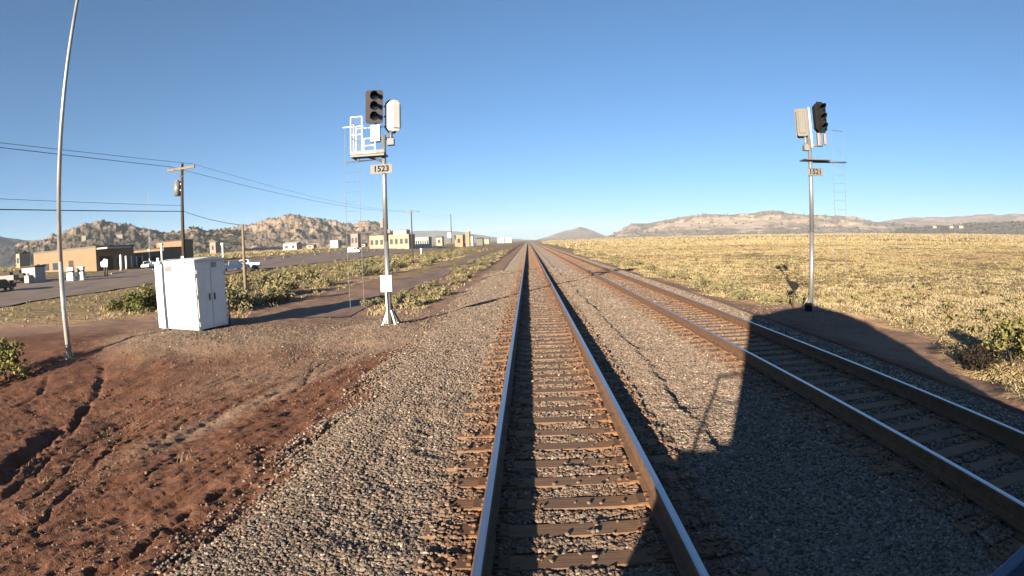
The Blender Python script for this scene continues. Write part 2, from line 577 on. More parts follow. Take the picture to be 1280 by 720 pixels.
def albedo(m, f):
    """scale the natural (non-grey) base colours of a material"""
    for n in m.node_tree.nodes:
        if n.type == 'VALTORGB':
            for e in n.color_ramp.elements:
                r_, g_, b_, a_ = e.color
                if not (abs(r_ - g_) < 1e-5 and abs(g_ - b_) < 1e-5):
                    e.color = (r_ * f, g_ * f, b_ * f, 1)
        elif n.type == 'MIX' and n.data_type == 'RGBA':
            for k in (6, 7):
                r_, g_, b_, a_ = n.inputs[k].default_value
                if not n.inputs[k].is_linked and not (abs(r_ - g_) < 1e-5 and abs(g_ - b_) < 1e-5):
                    n.inputs[k].default_value = (r_ * f, g_ * f, b_ * f, 1)


for k_, m_ in M.items():
    if k_ == 'darkbush':
        albedo(m_, 0.9)
    elif k_ not in ('railtop', 'mast_white', 'white_paint', 'lens', 'glass', 'rubber', 'black_paint', 'car_white'):
        albedo(m_, 0.43)

# ------------------------------------------------------------------ terrain
TX = 0.355                       # centre of the track the train stands on
TD = 4.523                       # spacing to the second track
XL, XR = TX - 2.75, TX + TD + 2.3


def interp_smooth(x, pts):
    xs, zs = zip(*pts)
    return np.interp(x, xs, zs)


LEFT = [(-9000, 90), (-3000, 32), (-1500, 15), (-600, 5.5), (-200, 2.6), (-110, 1.7), (-76, 0.45), (-47, -0.95), (-32, -1.05), (-16, -0.52), (-8, -0.46), (-4.6, -0.42), (-3.3, -0.34), (-2.7, -0.28)]
RIGHT = [(7.0, -0.28), (7.8, -0.46), (9.5, -0.58), (13, -0.72), (40, -0.6), (120, 0.1), (300, 2.2), (1000, 9), (3000, 24), (9000, 60)]
BED = LEFT + [(XL + 0.2, -0.25), (XR - 0.1, -0.25)] + RIGHT
BED = sorted(BED)

GULLY = []                      # (points, depth, half-width)


def gully(pts, depth, hw):
    GULLY.append((np.array(pts, float), depth, hw))



def H0(x, y):
    x = np.asarray(x, float); y = np.asarray(y, float)
    z = interp_smooth(x, BED)
    # the slope in the foreground falls away to the left
    near = 1 - sstep(7.0, 15.0, y)
    z = z - near * 0.13 * np.clip(-3.2 - x, 0, 4.5) * (1 + 0.15 * vnoise(x * .6, y * .6, 5))
    # level pads
    for (cx, cy, cz, r) in ((-11.8, 16.2, -0.31, 2.9), (-4.25, 16.0, -0.27, 2.0), (9.6, 16.8, -0.34, 2.2), (-8, 16.2, -0.36, 2.5)):
        wgt = 1 - sstep(r * 0.55, r * 1.5, np.hypot(x - cx, y - cy))
        z = z * (1 - wgt) + cz * wgt
    return z


def ground_pixel(px, py):
    """where the sight line through a picture point meets the smooth terrain"""
    d = direction(px, py)
    z = -0.5
    for _ in range(12):
        k = (z - EYE) / d[2]
        z = 0.5 * z + 0.5 * float(H0(np.array([d[0] * k]), np.array([d[1] * k]))[0])
    return d[0] * k, d[1] * k


def rill(pts, depth, hw):
    gully([ground_pixel(*p) for p in pts], depth, hw)


rill([(352, 548), (330, 568), (302, 590), (272, 610), (250, 626), (216, 645), (186, 668), (165, 690), (130, 706), (90, 722), (40, 745)], 0.10, 0.07)
rill([(262, 540), (225, 562), (205, 575), (182, 596), (150, 622), (120, 645), (80, 672), (30, 705)], 0.05, 0.05)
rill([(165, 535), (140, 556), (117, 583), (100, 600), (76, 620), (42, 660), (0, 682), (-40, 705)], 0.11, 0.08)
rill([(120, 548), (100, 566), (86, 580), (60, 606), (20, 640)], 0.06, 0.06)
rill([(105, 525), (90, 540), (72, 560), (48, 583), (20, 606), (-20, 640)], 0.14, 0.10)
rill([(80, 530), (60, 545), (30, 568), (0, 595), (-40, 630)], 0.32, 0.26)
rill([(130, 452), (127, 463), (122, 488), (108, 507), (95, 525), (84, 542), (60, 560), (20, 600)], 0.15, 0.12)
rill([(222, 450), (207, 456), (186, 464), (166, 472), (140, 490), (120, 505)], 0.07, 0.08)
rill([(70, 460), (60, 470), (50, 492), (36, 502), (0, 520)], 0.08, 0.11)
rill([(290, 500), (260, 512), (240, 522), (210, 545), (190, 560)], 0.045, 0.06)
rill([(395, 450), (391, 465), (380, 480), (350, 505)], 0.05, 0.08)
rill([(300, 625), (250, 655), (225, 680), (200, 702), (170, 725)], 0.05, 0.05)
rill([(340, 480), (300, 500), (270, 520)], 0.03, 0.07)
rill([(330, 600), (310, 615), (290, 640), (262, 662)], 0.035, 0.05)
rill([(420, 520), (395, 545), (365, 565)], 0.03, 0.06)


def offbed(x):
    return np.maximum(sstep(XL + 0.1, XL - 0.7, x), sstep(XR - 0.1, XR + 0.8, x))


def H(x, y):
    x = np.asarray(x, float); y = np.asarray(y, float)
    z = H0(x, y)
    off = offbed(x)
    d = np.hypot(x, y)
    amp = off * (0.045 + 0.0006 * np.clip(d, 0, 400))
    z = z + amp * fbm(x * 0.45, y * 0.45, 5, 2, 0.55)
    z = z + off * 0.022 * np.exp(-d / 30) * fbm(x * 3.2, y * 3.2, 4, 21, 0.65)
    # rain-worn streaks running down the slope
    u_ = x * 0.96 - y * 0.28; v_ = x * 0.28 + y * 0.96
    z = z - 0.055 * off * (x < 0) * (1 - sstep(9, 15, y)) * sstep(0.55, 0.95, 1 - np.abs(fbm(u_ * 1.7, v_ * 0.22, 5, 19, 0.6)))
    z = z + off * (x < 0) * 0.020 * np.exp(-d / 12) * np.abs(fbm(x * 8, y * 8, 3, 23, 0.65))
    z = z - 0.45 * np.exp(-(((x - 9.95) / 0.75) ** 2 + ((y - 8.3) / 1.0) ** 2))
    z = z + sstep(120, 900, d) * off * 1.2 * fbm(x * 0.004, y * 0.004, 4, 31)
    if GULLY:
        sel = (x > -15) & (x < -2.4) & (y > 0) & (y < 15)
        if np.any(sel):
            xs = x[sel] if x.ndim else x; ys = y[sel] if y.ndim else y
            wob = 0.055 * fbm(xs * 4.5, ys * 4.5, 4, 41, 0.65)
            tot = 0
            for pts, dep, hw in GULLY:
                best = np.full(np.shape(xs), 9.0); tt = np.zeros(np.shape(xs))
                for k in range(len(pts) - 1):
                    a, b = pts[k], pts[k + 1]; ab = b - a
                    t = np.clip(((xs - a[0]) * ab[0] + (ys - a[1]) * ab[1]) / (ab @ ab), 0, 1)
                    dd = np.hypot(xs - a[0] - t * ab[0] + wob, ys - a[1] - t * ab[1])
                    u = dd < best
                    best = np.where(u, dd, best); tt = np.where(u, (k + t) / (len(pts) - 1), tt)
                tot = tot + dep * np.clip(1 - best / hw, 0, 1) ** 0.45 * np.clip(np.sin(np.pi * tt), 0, 1) ** 0.6 * (0.65 + 0.5 * vnoise(xs * 2.3, ys * 2.3, 87)) * 1.25
            if x.ndim:
                z = z.copy(); z[sel] = z[sel] - tot
            else:
                z = z - tot
    return z


def hz(x, y):
    return float(H(np.array([x]), np.array([y]))[0])


def on_ground(px, d):
    """point of the terrain d metres away in the direction of a picture column at eye level"""
    a, e = azel(px, 303)
    x, y = polar(a, d)
    return x, y, hz(x, y)


def geo(a, b, s0, g):
    out = [a]; s = s0
    while out[-1] < b:
        out.append(out[-1] + s); s *= g
    return np.array(out)


def field_edge(y):
    return 8.5 + 2.9 * np.exp(-((y - 13.5) / 6.0) ** 2) + 0.6 * vnoise(y * .25, y * 0, 8)


def build_ground():
    xs = np.concatenate([-geo(15, 9000, 0.12, 1.06)[::-1], np.arange(-14.93, -8.5, 0.075), np.arange(-8.5, -2.3, 0.034), np.arange(-2.3, 12.0, 0.075), geo(12, 9000, 0.10, 1.06)])
    ys = np.concatenate([np.arange(-40, -4, 3.0), np.arange(-4, 2.0, 0.4), np.arange(2.0, 9.5, 0.034), np.arange(9.5, 22, 0.075), geo(22, 9000, 0.10, 1.035)])
    X, Y = np.meshgrid(xs, ys)
    Z = H(X, Y)
    Z = Z - 0.14 * sstep(XL + 0.25, XL + 0.5, X) * sstep(XR - 0.1, XR - 0.35, X)
    Z = Z - 0.3 * sstep(-76.0, -74.5, X) * sstep(-46.0, -47.5, X)
    D = np.hypot(X, Y)
    n = 0.5 + 0.5 * fbm(X * 0.3, Y * 0.3, 4, 61)
    right = sstep(-0.7, 0.7, X - field_edge(Y) + 1.2 * (n - 0.5))
    left = sstep(-17, -24, X + 4 * (n - 0.5)) * sstep(18, 26, Y) * 0.75 + sstep(30, 60, Y) * sstep(-3.6, -5.0, X) * 0.6 * (X < 0)
    grass = np.clip(np.maximum(right, np.clip(left, 0, 1)), 0, 1)
    pad = np.zeros_like(X)
    for (cx, cy, r, a) in ((-11.5, 15.2, 3.4, 0.9), (-4.6, 14.9, 3.2, 0.9), (-8, 15, 3.2, 0.9), (9.6, 16.4, 2.6, 0.6), (-6, 11.5, 2.4, 0.35)):
        pad = np.maximum(pad, a * (1 - sstep(r * 0.3, r * 1.2, np.hypot(X - cx, (Y - cy) * 1.3) + (n - 0.5) * 2)))
    # faint wheel marks crossing the slope
    pad = np.maximum(pad, 0.7 * np.exp(-((X + 5.4 - 0.35 * (Y - 8) + 0.3 * n) / 0.35) ** 2) * sstep(5, 8, Y) * (1 - sstep(13, 16, Y)))
    # the dust is paler away from the red clay slope
    pad = np.maximum(pad, 0.62 * sstep(15, 19, Y + 2 * (n - .5)))
    pad = np.maximum(pad, 0.55 * sstep(XR, XR + 1.5, X + (n - .5)))
    far = sstep(250, 700, D) * (X > 0) + sstep(500, 1500, D) * (X <= 0)
    me = grid_mesh('ground', X, Y, Z, {'grass': grass, 'pad': pad, 'far': far})
    tag(mesh_obj('ground', me, M['ground']), kind='structure')


build_ground()


def build_bed():
    xs = np.concatenate([np.linspace(XL - 0.5, XR + 0.5, 150)])
    ys = np.concatenate([np.arange(-30, 2, 1.0), np.arange(2, 24, 0.07), geo(24, 1800, 0.1, 1.04)])
    X, Y = np.meshgrid(xs, ys)
    Z = np.full_like(X, -0.25)
    # rounded shoulders
    Z = Z - 0.42 * sstep(XL + 0.55, XL - 0.5, X) ** 1.2 - 0.42 * sstep(XR - 0.45, XR + 0.5, X) ** 1.2
    # the main track sits a little higher: worn edge between the two tracks
    ex = TX + 1.78 + 0.10 * fbm(Y * 0.7, Y * 0 + 3, 3, 4)
    drop = sstep(ex - 0.02, ex + 0.10, X) * (1 - sstep(TX + TD - 2.0, TX + TD - 1.4, X))
    Z = Z + 0.035 * sstep(ex - 0.5, ex - 0.05, X) * (1 - sstep(ex - .02, ex + .1, X)) - 0.05 * drop * np.clip(0.55 + 0.9 * vnoise(Y * 0.9, Y * 0, 17), 0.1, 1.2)
    Z = Z + 0.018 * fbm(X * 3, Y * 3, 4, 51, 0.6)
    rust = np.maximum(np.exp(-((np.abs(X - TX) - 0.75) / 0.42) ** 4), np.exp(-((np.abs(X - TX - TD) - 0.75) / 0.5) ** 4)) * 0.75
    me = grid_mesh('ballast', X, Y, Z, {'rust': rust})
    tag(mesh_obj('ballast_bed', me, M['ballast']), kind='structure')

    def zbed(x, y):
        exx = TX + 1.78 + 0.10 * fbm(y * 0.7, y * 0 + 3, 3, 4)
        z = -0.25 - 0.42 * sstep(XL + 0.55, XL - 0.5, x) ** 1.2 - 0.42 * sstep(XR - 0.45, XR + 0.5, x) ** 1.2
        dr = sstep(exx - 0.02, exx + 0.10, x) * (1 - sstep(TX + TD - 2.0, TX + TD - 1.4, x))
        z = z + 0.035 * sstep(exx - 0.5, exx - 0.05, x) * (1 - sstep(exx - .02, exx + .1, x)) - 0.05 * dr * np.clip(0.55 + 0.9 * vnoise(y * 0.9, y * 0, 17), 0.1, 1.2)
        return z + 0.018 * fbm(x * 3, y * 3, 4, 51, 0.6)
    return zbed


zbed = build_bed()
TIE0, TIES = 3.55, 0.4825


def build_stones(name, x, y, z, size, rust, label):
    """many little angular rocks as one mesh"""
    n = len(x)
    bm = bmesh.new(); bmesh.ops.create_icosphere(bm, subdivisions=1, radius=1.0)
    bm.verts.ensure_lookup_table()
    bv = np.array([v.co[:] for v in bm.verts]); bf = np.array([[v.index for v in f.verts] for f in bm.faces]); bm.free()
    var = [bv * rng.uniform(0.62, 1.25, (12, 1)) * np.array([1.0, rng.uniform(.6, 1), rng.uniform(.5, .85)]) for _ in range(24)]
    var = np.array(var)
    k = rng.integers(0, 24, n)
    V = var[k] * size[:, None, None]
    a = rng.uniform(0, 2 * math.pi, n); t = rng.uniform(-.6, .6, n)
    c, s = np.cos(t), np.sin(t)
    yy = V[:, :, 1] * c[:, None] - V[:, :, 2] * s[:, None]; zz = V[:, :, 1] * s[:, None] + V[:, :, 2] * c[:, None]
    c, s = np.cos(a), np.sin(a)
    xx = V[:, :, 0] * c[:, None] - yy * s[:, None]; yy2 = V[:, :, 0] * s[:, None] + yy * c[:, None]
    P = np.stack([xx + x[:, None], yy2 + y[:, None], zz + z[:, None]], 2).reshape(-1, 3)
    F = (bf[None] + (np.arange(n) * 12)[:, None, None]).reshape(-1, 3)
    tone = np.repeat(rng.uniform(0, 1, n), 12)
    me = np_mesh(name, P, F, False, {'tone': tone, 'rust': np.repeat(rust, 12)})
    return tag(mesh_obj(name, me, M['stone']), label, name.replace('_', ' '), None, 'stuff')


def ballast_stones():
    n = 520000
    y = 2.2 + 44.0 * rng.uniform(0, 1, n) ** 2.0
    x = rng.uniform(XL - 0.95, XR + 0.2, n)
    keep = rng.uniform(0, 1, n) < np.where(x > 4.0, 0.35, np.where(x > 2.2, 0.75, 1.0)) * (1 - sstep(28, 46, y)) 
    edge = sstep(XL - 0.95, XL + 0.0, x + 0.35 * fbm(x * 0 + 1, y * 0.6, 3, 14)) ** 1.5
    keep &= rng.uniform(0, 1, n) < 0.05 + edge
    az = np.degrees(np.arctan2(x, y))
    keep &= (az > -58) & (az < 60)
    # leave the rails and the ties clear
    for cx in (TX, TX + TD):
        u = np.abs(x - cx)
        keep &= ~((np.abs(u - 0.753) < 0.11))
        ph = np.mod(y - TIE0 + TIES / 2, TIES) - TIES / 2
        ontie = (u < 1.25) & (np.abs(ph) < 0.135)
        keep &= ~(ontie & (rng.uniform(0, 1, n) < np.where(u > 1.02 + 0.12 * vnoise(y * 1.3, y * 0, 29), 0.80, 0.986)))
    x, y = x[keep], y[keep]
    size = rng.uniform(0.012, 0.031, len(x)) * (1 + 0.03 * np.clip(y - 10, 0, 40))
    onground = x < XL - 0.15
    z = np.where(x < XL + 0.5, np.maximum(H(x, y), zbed(x, y)), zbed(x, y)) + size * 0.25
    z = z + 0.028 * ((np.abs(x - TX) < 1.2) | (np.abs(x - TX - TD) < 1.2))
    rust = np.zeros(len(x))
    for cx in (TX, TX + TD):
        rust = np.maximum(rust, np.exp(-((np.abs(x - cx) - 0.75) / 0.4) ** 4))
    rust = rust * rng.uniform(0.0, 1.0, len(x)) + 0.25 * ((np.abs(x - TX) < 1.3) | (np.abs(x - TX - TD) < 1.3)) * rng.uniform(0, 1, len(x))
    ph = np.mod(y - TIE0 + TIES / 2, TIES) - TIES / 2
    ontie = ((np.abs(x - TX) < 1.25) | (np.abs(x - TX - TD) < 1.25)) & (np.abs(ph) < 0.135)
    z = np.where(ontie, -0.205 + size * 0.5, z)
    build_stones('ballast_stones', x, y, z, size, rust, 'grey and tan crushed stone ballast lying around the rails and ties')
    # loose stones on the red dirt
    n = 26000
    x = rng.uniform(-12.5, XL - 0.2, n); y = rng.uniform(2.2, 18, n)
    cl = 0.5 + 0.5 * fbm(x * 0.8, y * 0.8, 3, 91)
    keep = rng.uniform(0, 1, n) < np.clip(cl * 1.3 - 0.25, 0.05, 1)
    x, y = x[keep], y[keep]
    nl = len(x)
    px_ = []; py_ = []
    for cx, cy, sx_, sy_, m_ in ((-11.3, 14.6, 1.7, 1.1, 9000), (-4.9, 14.6, 1.3, 1.6, 9000), (-8, 15.0, 1.6, 1.0, 6000), (9.7, 16.6, 1.3, 1.2, 4000), (-5.2, 18.5, .8, 3.0, 4000)):
        px_.append(rng.normal(cx, sx_, m_)); py_.append(rng.normal(cy, sy_, m_))
    px_ = np.concatenate(px_); py_ = np.concatenate(py_)
    kk = (px_ < XL - .2) | (px_ > XR + .3)
    x = np.concatenate([x, px_[kk]]); y = np.concatenate([y, py_[kk]])
    size = rng.uniform(0.006, 0.019, len(x)) * np.where(rng.uniform(0, 1, len(x)) > 0.93, 2.0, 1)
    build_stones('loose_stones', x, y, H(x, y) + size * 0.2, size, np.where((rng.uniform(0, 1, len(x)) < .3) | (np.arange(len(x)) >= nl), 0.05, rng.uniform(.5, .95, len(x))), 'small loose stones scattered over the red dirt slope left of the track')


ballast_stones()


# ------------------------------------------------------------------ railway tracks
def rail_mesh(y0, y1):
    prof = [(-.076, -.193), (.076, -.193), (.076, -.178), (.02, -.158), (.009, -.14), (.009, -.05), (.036, -.038), (.037, -.010), (.030, -.0015), (.014, 0.0), (-.014, 0.0), (-.030, -.0015), (-.037, -.010), (-.036, -.038), (-.009, -.05), (-.009, -.14), (-.02, -.158), (-.076, -.178)]
    ys = [y0, 0, 10, 30, 80, 200, 600, y1]
    n = len(prof); v = []; f = []; mi = []
    for y in ys:
        v += [(px, y, pz) for px, pz in prof]
    for k in range(len(ys) - 1):
        for i in range(n):
            j = (i + 1) % n
            f.append((k * n + i, k * n + j, (k + 1) * n + j, (k + 1) * n + i)); mi.append(1 if i in (8, 9, 10) else 0)
    return np_mesh('rail', v, f, False, None, mi)


def tie_mesh():
    mb = MB(); mb.box(-1.28, 1.28, -.112, .112, -.42, -.205)
    bm = mb.bm
    bmesh.ops.recalc_face_normals(bm, faces=bm.faces)
    bmesh.ops.bevel(bm, geom=bm.edges[:], offset=0.012, segments=1, affect='EDGES')
    me = bpy.data.meshes.new('tie'); bm.to_mesh(me); bm.free()
    me.materials.append(M['tie'])
    return me


def plate_mesh():
    mb = MB(); mb.box(-.20, .20, -.098, .098, -.207, -.191)
    for sx in (-.105, .105):
        for sy in (-.055, .055):
            mb.box(sx - .016, sx + .016, sy - .014, sy + .014, -.191, -.165)
    bm = mb.bm; bmesh.ops.recalc_face_normals(bm, faces=bm.faces)
    me = bpy.data.meshes.new('tie_plate'); bm.to_mesh(me); bm.free()
    me.materials.append(M['rust'])
    return me


TIE_ME, PLATE_ME, RAIL_ME = tie_mesh(), plate_mesh(), rail_mesh(-30, 1700)
RAIL_ME.materials.append(M['rust']); RAIL_ME.materials.append(M['railtop'])


def rail_track(cx, label, y_first):
    t = thing('railway_track', label, 'railway track', (cx, 0, 0), 0, 'parallel railway tracks')
    for s in (-1, 1):
        o = bpy.data.objects.new('rail', RAIL_ME); COL.objects.link(o); o.parent = t; o.location = (s * 0.7535, 0, 0)
    k0 = int(round((y_first - TIE0) / TIES))
    for k in range(k0, k0 + 100):
        o = bpy.data.objects.new('tie', TIE_ME); COL.objects.link(o); o.parent = t
        o.location = (rng.normal(0, .03), TIE0 + k * TIES + rng.normal(0, .012), rng.normal(-.002, .004))
        o.rotation_euler = (0, 0, rng.normal(0, .012))
        if k - k0 < 44:
            for s in (-1, 1):
                p = bpy.data.objects.new('tie_plate', PLATE_ME); COL.objects.link(p); p.parent = o; p.location = (s * 0.7535, 0, 0.001)
    mb = MB()
    for k in range(k0 + 100, k0 + 420):
        y = TIE0 + k * TIES
        mb.box(-1.28, 1.28, y - .112, y + .112, -.42, -.206 + rng.normal(0, .004))
    o = mb.build('far_ties', M['tie'], t); o['kind'] = 'stuff'
    return t


rail_track(TX, 'left railway track with bluish rails running straight ahead from the bottom of the picture', 2.3)
rail_track(TX + TD, 'right railway track crossing the large dark shadow, running past the right hand signal mast', 2.3)


# ------------------------------------------------------------------ roads
def strip(name, x0, x1, y0, y1, dz, mat, nx=14, gf=1.03, s0=0.8, kind='structure', wob=0.0):
    ys = geo(y0, y1, s0, gf)
    u = np.linspace(0, 1, nx)
    U, Y = np.meshgrid(u, ys)
    off = wob * fbm(Y * 0.03, Y * 0 + x0, 3, 77)
    X = x0 + (x1 - x0) * U + off
    Z = H(X, Y) + dz
    return tag(mesh_obj(name, grid_mesh(name, X, Y, Z), mat), kind=kind)


strip('road', -75, -47, -10, 2500, 0.02, M['asphalt'], 40, 1.02, 0.7)
strip('dirt_road', -10.2, -7.9, 19, 420, 0.025, M['dirtroad'], 18, 1.025, 0.3, wob=1.2)
mbs = MB()
for k in range(60):
    y = 60 + k * 12
    xa = -69.5
    mbs.box(xa - .12, xa + .12, y, y + 4, hz(xa, y + 2) - 0.2, hz(xa, y + 2) + 0.16)
tag(mbs.build('road_marking', M['road_paint']), kind='structure')


# ------------------------------------------------------------------ hills
def hill(name, prof, D, W, mat, rockf, rough=1.0, zbase=-3.0, seed=0, na=260, nd=70, flat=0.0, front=None):
    """a ridge: prof = [(px,py)] skyline, D = metres to the crest, W = depth to the foot"""
    pa = np.array([azel(*q) for q in prof])
    a = np.linspace(pa[0, 0], pa[-1, 0], na)
    e = np.interp(a, pa[:, 0], pa[:, 1])
    crest = EYE + D * np.tan(np.radians(e))
    t = np.concatenate([np.linspace(-1, 0, int(nd * 0.72)), np.linspace(0, 0.6, int(nd * 0.28))[1:]])
    A, T = np.meshgrid(np.radians(a), t)
    C = np.broadcast_to(crest, A.shape)
    Dd = D + W * T
    X, Y = Dd * np.sin(A), Dd * np.cos(A)
    base = H0(X, Y) - 6
    s = 1 - np.abs(T) ** (1.15)
    if front is not None:
        s = np.interp(T, [q[0] for q in front], [q[1] for q in front])
    L = D * 0.02
    nz = fbm(X / L, Y / L, 6, seed, 0.58)
    rid = 1 - np.abs(fbm(X / (L * 1.6), Y / (L * 1.6), 5, seed + 9, 0.55))
    height = np.maximum(C - base, 1)
    hmax = height.max()
    Z = base + height * s + hmax * rough * (0.055 * nz * np.clip(s * 3, 0, 1) + 0.10 * (rid - 0.75) * np.clip((1 - np.abs(T + .3) * 1.2), 0, 1) * (s < .97))
    rock = rockf(A, T, s, nz, rid)
    me = grid_mesh(name, X, Y, Z, {'rock': rock}, smooth=True)
    tag(mesh_obj(name, me, mat), kind='structure')
    return X, Y, Z, T


mh1 = mat_hill('rocky_hill', (0.40, 0.295, 0.215), (0.27, 0.195, 0.15), (0.105, 0.085, 0.062), 1.6)
mh2 = mat_hill('pale_rock_hill', (0.52, 0.39, 0.285), (0.34, 0.25, 0.185), (0.13, 0.10, 0.075), 1.3)
mh3 = mat_hill('distant_hill', (0.20, 0.165, 0.15), (0.16, 0.13, 0.125), (0.085, 0.085, 0.085), 0.4)
mh4 = mat_hill('sandy_mesa', (0.66, 0.52, 0.37), (0.36, 0.25, 0.19), (0.15, 0.115, 0.085), 0.5)
mh5 = mat_hill('pink_mesa', (0.46, 0.33, 0.27), (0.32, 0.23, 0.20), (0.16, 0.12, 0.095), 0.5)
mh6 = mat_hill('wooded_hill', (0.10, 0.09, 0.075), (0.08, 0.07, 0.06), (0.035, 0.040, 0.034), 1.0)

for m_ in (mh1, mh2, mh3, mh4, mh5, mh6):
    albedo(m_, 0.52)
JUN = []   # hill slopes that carry dark juniper scrub
hill('hill', [(-30, 296), (0, 296), (20, 299), (38, 302), (58, 306), (80, 309)], 1650, 560, mh6, lambda A, T, s, n, r: 0.15 + 0 * A, 0.5, seed=3, na=90)
JUN.append(hill('hill', [(18, 306), (40, 302), (55, 299), (70, 295), (80, 289), (92, 284.5), (100, 282), (110, 278), (125, 277), (133, 276.5), (145, 279), (160, 281), (175, 284), (190, 287), (205, 290), (220, 295), (240, 299)], 820, 260, mh1,
     lambda A, T, s, n, r: sstep(.66, .86, s) * (0.5 + 0.5 * n) * 1.15 + 0.1 * n + 0.12, 1.0, seed=5, front=[(-1, 0), (-.72, .20), (-.4, .48), (-.22, .74), (-.12, .93), (0, 1), (.6, .3)]))
JUN.append(hill('hill', [(205, 293), (218, 290), (230, 289), (240, 285), (248, 284), (258, 288), (275, 288), (290, 287.5), (305, 290)], 700, 170, mh1,
     lambda A, T, s, n, r: 0.35 + 0.4 * n, 0.9, seed=8, na=120))
JUN.append(hill('hill', [(262, 292), (275, 288), (300, 284), (318, 280), (326, 275.5), (335, 273), (345, 271), (355, 269), (372, 270), (388, 272), (405, 275), (420, 277), (432, 281.5), (442, 281.5), (452, 279), (468, 279), (477, 284), (490, 290), (505, 294)], 1050, 330, mh2,
     lambda A, T, s, n, r: 0.42 + 0.55 * sstep(.55, .95, s) + 0.45 * n, 1.15, seed=12, na=330, front=[(-1, 0), (-.74, .16), (-.45, .42), (-.25, .66), (-.13, .92), (0, 1), (.6, .35)]))
hill('hill', [(455, 296), (480, 292), (500, 290), (520, 289), (545, 288), (570, 289), (590, 292), (610, 295), (640, 299), (665, 300)], 4200, 900, mh3, lambda A, T, s, n, r: 0.4 + 0.3 * n, 0.5, seed=15, na=140)
hill('hill', [(672, 299), (684, 296), (700, 290.5), (708, 288), (717, 286), (725, 283.2), (731, 284.6), (743, 289), (752, 293), (762, 297)], 3600, 420, mh5, lambda A, T, s, n, r: 0.25 + 0.4 * n + .3 * sstep(.5, .9, s), 0.5, seed=18, na=110)
JUN.append(hill('hill', [(752, 297), (765, 294), (774, 289.5), (782, 284), (789, 280.5), (808, 279.5), (822, 277.5), (838, 275), (850, 272), (862, 270), (880, 268.5), (900, 268), (922, 268), (938, 267), (952, 265), (966, 263.5), (976, 265), (986, 267.5), (1004, 269), (1020, 269), (1036, 269), (1046, 270), (1060, 271), (1070, 272), (1080, 275), (1095, 277), (1115, 279), (1145, 281)], 2500, 650, mh4,
     lambda A, T, s, n, r: 0.36 + 0.75 * np.exp(-((s - .62) / .2) ** 2) * np.exp(-((np.degrees(A) - 19.5) / 5.5) ** 2) + 0.35 * n + 0.25 * np.exp(-((s - .55) / .2) ** 2), 0.55, seed=21, na=360, front=[(-1, 0), (-.6, .16), (-.35, .42), (-.2, .68), (-.08, .97), (0, 1), (.6, .6)]))
hill('hill', [(1060, 282), (1090, 278), (1112, 276), (1130, 273), (1148, 272), (1162, 271), (1185, 271), (1205, 270.5), (1222, 268.5), (1238, 268), (1252, 269), (1262, 267), (1272, 268), (1290, 268), (1330, 272), (1400, 276)], 3300, 800, mh5,
     lambda A, T, s, n, r: 0.45 + 0.35 * n + .2 * sstep(.5, .9, s), 0.5, seed=25, na=220, front=[(-1, 0), (-.6, .22), (-.35, .45), (-.15, .9), (0, 1), (.6, .6)])
JUN.append(hill('hill', [(1120, 286), (1160, 283), (1200, 280.5), (1240, 278), (1280, 277), (1330, 278), (1400, 284)], 1700, 420, mh1, lambda A, T, s, n, r: 0.3 + 0.3 * n, 0.6, seed=28, na=160))


def leaf_cloud(cent, rad, nleaf, size, flat=0.75, up=0.0):
    """random leaf quads in blobs; returns verts, faces, tone"""
    V = []; T = []
    for (c, r) in zip(cent, rad):
        n = max(3, int(nleaf * (r / np.mean(rad)) ** 2))
        d = rng.normal(0, 1, (n, 3)); d /= np.linalg.norm(d, axis=1)[:, None]
        p = np.array(c) + d * (r * rng.uniform(0.45, 1.05, (n, 1))) * np.array([1, 1, flat])
        nrm = d + rng.normal(0, 0.7, (n, 3)); nrm /= np.linalg.norm(nrm, axis=1)[:, None]
        u = np.cross(nrm, rng.normal(0, 1, (n, 3)) + np.array([0, 0, up])); u /= np.linalg.norm(u, axis=1)[:, None]
        w_ = np.cross(nrm, u)
        s1 = size * rng.uniform(0.6, 1.4, (n, 1)); s2 = s1 * rng.uniform(0.35, 0.8, (n, 1))
        q = np.stack([p - u * s1, p + w_ * s2, p + u * s1, p - w_ * s2], 1)
        V.append(q.reshape(-1, 3)); T.append(np.repeat(rng.uniform(0, 1, n), 4))
    V = np.concatenate(V); F = np.arange(len(V)).reshape(-1, 4)
    return V, F, np.concatenate(T)


def junipers():
    Vs = []; Ts = []
    for (X, Y, Z, T) in JUN:
        n = 620
        ii = rng.integers(1, X.shape[0] - 1, n); jj = rng.integers(0, X.shape[1] - 1, n)
        for i, j in zip(ii, jj):
            if T[i, j] > 0.03 or rng.uniform() > 1.1 + T[i, j] * 0.4:
                continue
            s = rng.uniform(0.9, 2.1) * (1 + max(0, math.hypot(X[i, j], Y[i, j]) - 900) / 900)
            p = (X[i, j] + rng.uniform(-4, 4), Y[i, j] + rng.uniform(-4, 4), Z[i, j] + s * 0.4)
            v, f, t = leaf_cloud([p], [s], 7, s * 0.7, 0.9)
            Vs.append(v); Ts.append(t)
    V = np.concatenate(Vs); F = np.arange(len(V)).reshape(-1, 4)
    tag(mesh_obj('hill_scrub', np_mesh('hill_scrub', V, F, False, {'tone': np.concatenate(Ts)}), M['juniper']),
        'dark juniper scrub dotting the rocky hillsides', 'scrub', None, 'stuff')


junipers()

